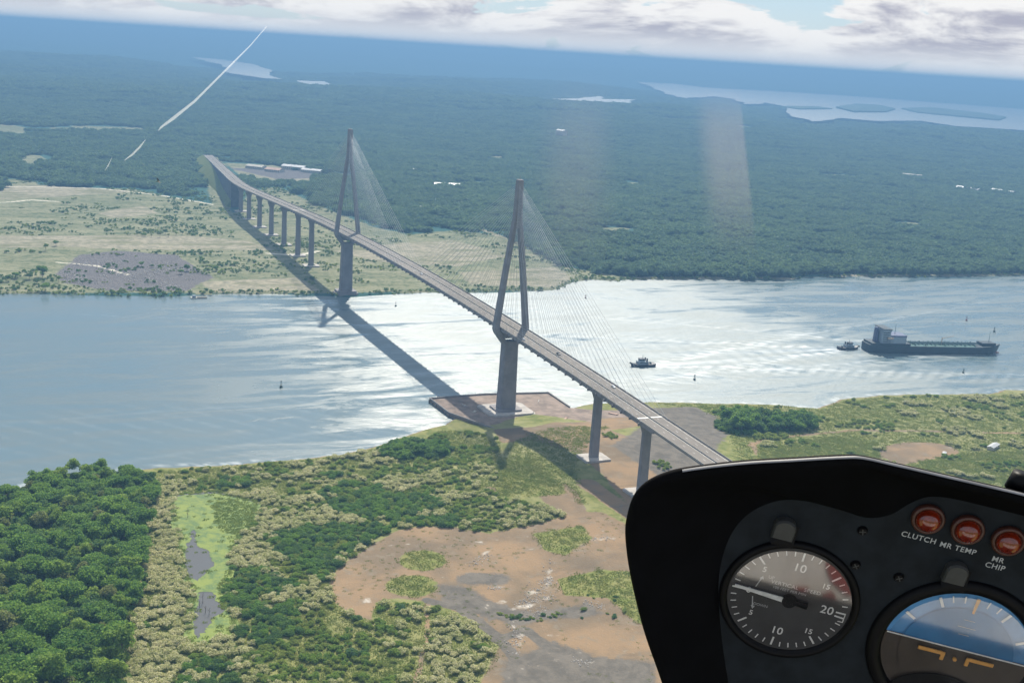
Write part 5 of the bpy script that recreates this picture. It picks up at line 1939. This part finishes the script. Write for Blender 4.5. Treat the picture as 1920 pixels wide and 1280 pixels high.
# eyebrow lamps above the dials
def eyebrow(x, y):
    lx, ly = loc(x, y, 0.004)
    e = sub_empty('dial_light', lx, ly)
    mb = MB()
    n = 24
    out_ = [(0.0062 * math.cos(math.pi * i / n), 0.0052 * math.sin(math.pi * i / n) + 0.0012) for i in range(n + 1)] + [(-0.0062, -0.0062), (0.0062, -0.0062)]
    mb.loft([[(a, b, 0.0005) for a, b in out_], [(a, b, 0.0052) for a, b in out_], [(a * 0.85, b * 0.88, 0.0065) for a, b in out_]])
    mb.build('cap', 'lug_grey', e, False)
    mb = MB()
    mb.loft([[(-0.0066, -0.0062, 0.0040), (0.0074, -0.0062, 0.0040), (0.0074, 0.0035, 0.0040), (0.0066, 0.0035, 0.0040)], [(-0.0052, -0.0098, 0.0062), (0.0070, -0.0098, 0.0062), (0.0070, -0.0062, 0.0062), (0.0066, -0.0062, 0.0062)]])
    mb.build('shade', 'bezel_black', e)


eyebrow(1471, 992)
eyebrow(1793, 1075)
# screws
mb = MB()
mb.tube((0, 0, 0.0004), (0, 0, 0.0022), 0.0030, 0.0022, 16)
scm = mb.mesh('screw', 'bezel_black')
mb = MB()
mb.box(-0.0018, 0.0018, -0.0003, 0.0003, 0.0022, 0.0024)
mb.box(-0.0003, 0.0003, -0.0018, 0.0018, 0.0024, 0.0026)
slot = mb.mesh('screw_slot', 'lug_grey')
for x, y in ((1617, 993), (1604, 1057), (1685, 1080), (1640, 1240), (1930, 1110)):
    o = bpy.data.objects.new('screw', scm)
    link(o, panel)
    o.location = (*loc(x, y), 0)
    o2_ = bpy.data.objects.new('screw_slot', slot)
    link(o2_, o)
    o2_.rotation_euler = (0, 0, rnd.uniform(0, 1.5))
# warning lamps with their names
for x, y, name in ((1739, 969, 'CLUTCH'), (1813, 989, 'MR TEMP'), (1889, 1010, 'MR\nCHIP'), (1966, 1032, 'TR\nCHIP')):
    lx, ly = loc(x, y)
    wl = sub_empty('warning_lamp', lx, ly, 'red warning lamp above the word ' + name.replace('\n', ' '))
    mb = MB()
    annulus(mb, [(0.0088, 0.0004), (0.0090, 0.0030), (0.0080, 0.0042), (0.0066, 0.0036), (0.0064, 0.0020)], 36)
    mb.build('rim', 'lamp_rim', wl, True)
    mb = MB()
    mb.loft([[(r * math.cos(2 * math.pi * i / 32), r * math.sin(2 * math.pi * i / 32), z) for i in range(32)] for r, z in ((0.0068, 0.002), (0.0066, 0.0042), (0.0056, 0.0066), (0.0036, 0.0080), (0.0012, 0.0086))])
    mb.build('lens', 'lens_red', wl, True)
    txt(name, 0.0046, 'print_dim', panel, lx - 0.0005, ly - (0.0135 if '\n' not in name else 0.0160), 0.0007, 0, 'lettering', 1.1, 0.00006)
# black knob on a pale foot at the right end of the hood
kx, ky = loc(1908, 905, 0.015)
kb = sub_empty('compass_knob', kx, ky, 'black knob on a pale foot on top of the hood')
mb = MB()
mb.tube((0, -0.0035, 0.015), (0, 0.0058, 0.015), 0.0056, 0.0044, 20)
mb.build('cap', 'bezel_black', kb, True)
mb = MB()
mb.tube((0.001, -0.0078, 0.015), (0.001, -0.0035, 0.015), 0.0050, 0.0044, 16)
mb.build('foot', 'steel_pale', kb, True)

# unseen cabin wall added behind the camera so the dials mirror its edge
vc = OR / np.linalg.norm(OR)
rf = vc - 2 * (vc @ en) * en
hitp = OR + rf * 1.75
wn = np.array([rf[0], rf[1], 0]) / np.hypot(rf[0], rf[1])
wsd = np.array([-wn[1], wn[0], 0])
cw = bpy.data.objects.new('added_cabin_wall', None)
COL.objects.link(cw)
tag(cw, 'unseen cabin wall added behind the camera to be mirrored in the dial glass', 'cabin wall')
edge = np.array([ex[0], ex[1], ex[2]]) - 2 * (ex @ en) * en
tilt = edge[2] / max(0.2, abs(edge @ wsd)) * (1 if edge @ wsd > 0 else -1)
for nm, a0, a1, lo, hi in (('dark_mirror_panel', -1.5, 1.5, -1.4, -0.02), ('pale_mirror_panel', -1.5, 1.5, 0.0, 0.75)):  # dark and pale panels added to split the reflection in the dial glass
    mb = MB()
    q_ = [hitp + wsd * u_ + np.array([0, 0, v_ + tilt * u_]) for u_, v_ in ((a0, lo), (a1, lo), (a1, hi), (a0, hi))]
    mb.loft([[tuple(p) for p in q_], [tuple(p + wn * 0.06) for p in q_]])
    o = mb.build(nm, 'mirror_pale' if nm == 'pale_mirror_panel' else 'panel_black', cw)

def mirror_spot(x, y):
    d = ray(x, y)
    o_p = d * ((OR + en * 0.0038) @ en) / (d @ en)
    d = d / np.linalg.norm(d)
    r_ = d - 2 * (d @ en) * en
    return o_p + r_ * (((hitp - wn * 0.05) - o_p) @ wn) / (r_ @ wn)


for nm, mt, pix in (('red_mirror_patch', 'mirror_red', [(1548, 1062), (1562, 1050), (1574, 1062), (1592, 1095), (1600, 1118), (1585, 1112), (1560, 1090)]), ('red_mirror_patch', 'mirror_red', [(1470, 1128), (1490, 1112), (1512, 1114), (1516, 1132), (1490, 1142)]),
                    ('red_mirror_patch', 'mirror_red', [(1538, 1128), (1556, 1120), (1566, 1132), (1556, 1146), (1540, 1146)]), ('brown_mirror_patch', 'mirror_brown', [(1440, 1138), (1462, 1140), (1482, 1170), (1500, 1215), (1478, 1222), (1456, 1170)])):
    q_ = [mirror_spot(x, y) for x, y in pix]
    mb = MB()
    mb.loft([[tuple(p) for p in q_], [tuple(p + wn * 0.02) for p in q_]])
    mb.build(nm, mt, cw)  # coloured patches added out of view, shaped to be mirrored in the dial

# windscreen: a clear bubble in front of the panel, with a pale translucent streak
ws = bpy.data.objects.new('windscreen', None)
COL.objects.link(ws)
tag(ws, 'clear curved helicopter windscreen with one long pale diagonal streak', 'windscreen')
RW = 1.30
wc = -0.12 * fw


def on_screen(x, y, rr=RW):
    d = ray(x, y)
    d /= np.linalg.norm(d)
    b_ = d @ wc
    return d * (b_ + math.sqrt(b_ * b_ - wc @ wc + rr * rr))


fh = np.array([fw[0], fw[1], 0]) / np.hypot(fw[0], fw[1])
sh = np.array([fh[1], -fh[0], 0])
mb = MB()
V, na, ne = [], 40, 24
for i in range(na + 1):
    for j in range(ne + 1):
        a0, e0 = R_(-62 + 124 * i / na), R_(-48 + 88 * j / ne)
        V.append(wc + RW * (math.cos(e0) * (math.cos(a0) * fh + math.sin(a0) * sh) + math.sin(e0) * np.array([0, 0, 1])))
mb.add(V, [(i * (ne + 1) + j, (i + 1) * (ne + 1) + j, (i + 1) * (ne + 1) + j + 1, i * (ne + 1) + j + 1) for i in range(na) for j in range(ne)])
pane = mb.build('pane', 'clear_pane', ws, True)
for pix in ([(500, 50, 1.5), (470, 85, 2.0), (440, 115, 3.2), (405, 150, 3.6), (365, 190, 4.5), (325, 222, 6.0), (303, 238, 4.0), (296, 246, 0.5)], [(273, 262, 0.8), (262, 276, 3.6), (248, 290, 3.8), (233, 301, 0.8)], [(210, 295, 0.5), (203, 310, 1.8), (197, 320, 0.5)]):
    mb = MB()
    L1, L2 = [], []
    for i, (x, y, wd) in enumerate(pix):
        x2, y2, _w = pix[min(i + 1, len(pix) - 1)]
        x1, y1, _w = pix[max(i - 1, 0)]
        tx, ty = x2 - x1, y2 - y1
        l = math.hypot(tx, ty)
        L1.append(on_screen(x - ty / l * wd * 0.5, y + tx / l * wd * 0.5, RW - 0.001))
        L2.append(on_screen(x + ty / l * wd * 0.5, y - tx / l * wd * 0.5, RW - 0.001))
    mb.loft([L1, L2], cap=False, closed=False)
    mb.build('streak', 'streak', ws, True)
m, t = newmat('reflection_band')  # pinkish bands painted on the pane in place of cockpit reflections
tcg = t.n('ShaderNodeAttribute', attribute_name='band_strength').outputs['Fac']
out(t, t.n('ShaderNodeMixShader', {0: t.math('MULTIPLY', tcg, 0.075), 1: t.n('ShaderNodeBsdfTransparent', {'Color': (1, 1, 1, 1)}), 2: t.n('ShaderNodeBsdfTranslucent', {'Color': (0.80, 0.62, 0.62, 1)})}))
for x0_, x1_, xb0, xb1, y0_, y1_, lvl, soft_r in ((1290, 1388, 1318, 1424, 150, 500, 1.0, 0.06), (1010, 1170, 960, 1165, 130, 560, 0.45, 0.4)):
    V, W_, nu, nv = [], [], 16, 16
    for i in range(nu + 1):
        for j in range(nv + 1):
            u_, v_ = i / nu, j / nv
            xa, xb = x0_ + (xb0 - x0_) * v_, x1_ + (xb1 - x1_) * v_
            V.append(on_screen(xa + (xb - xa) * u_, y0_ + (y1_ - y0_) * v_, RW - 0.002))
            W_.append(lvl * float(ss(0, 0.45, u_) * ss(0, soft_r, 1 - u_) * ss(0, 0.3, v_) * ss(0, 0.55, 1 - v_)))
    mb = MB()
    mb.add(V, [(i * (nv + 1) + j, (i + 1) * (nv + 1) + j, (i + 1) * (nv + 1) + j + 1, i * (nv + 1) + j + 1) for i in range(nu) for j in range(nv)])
    o = mb.build('reflection_band', 'reflection_band', ws, True)
    at_ = o.data.attributes.new('band_strength', 'FLOAT', 'POINT')
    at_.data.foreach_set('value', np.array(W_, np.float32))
for o in list(ws.children):
    o.location = (0, 0, 0)

# ------------------------------------------------------------------ haze over the whole place
m, t = newmat('haze')
pv = t.n('ShaderNodeVolumePrincipled', {'Color': (0.185, 0.36, 0.60, 1), 'Density': 1.9e-4, 'Anisotropy': 0.2})
t.n('ShaderNodeOutputMaterial', {'Volume': pv})
mb = MB()
mb.box(-64000, 2900, -48000, 63000, -5.0, 348.0)
tag(mb.build('haze', 'haze'), 'thin blue haze lying over the canal and the land', 'haze', kind='stuff')
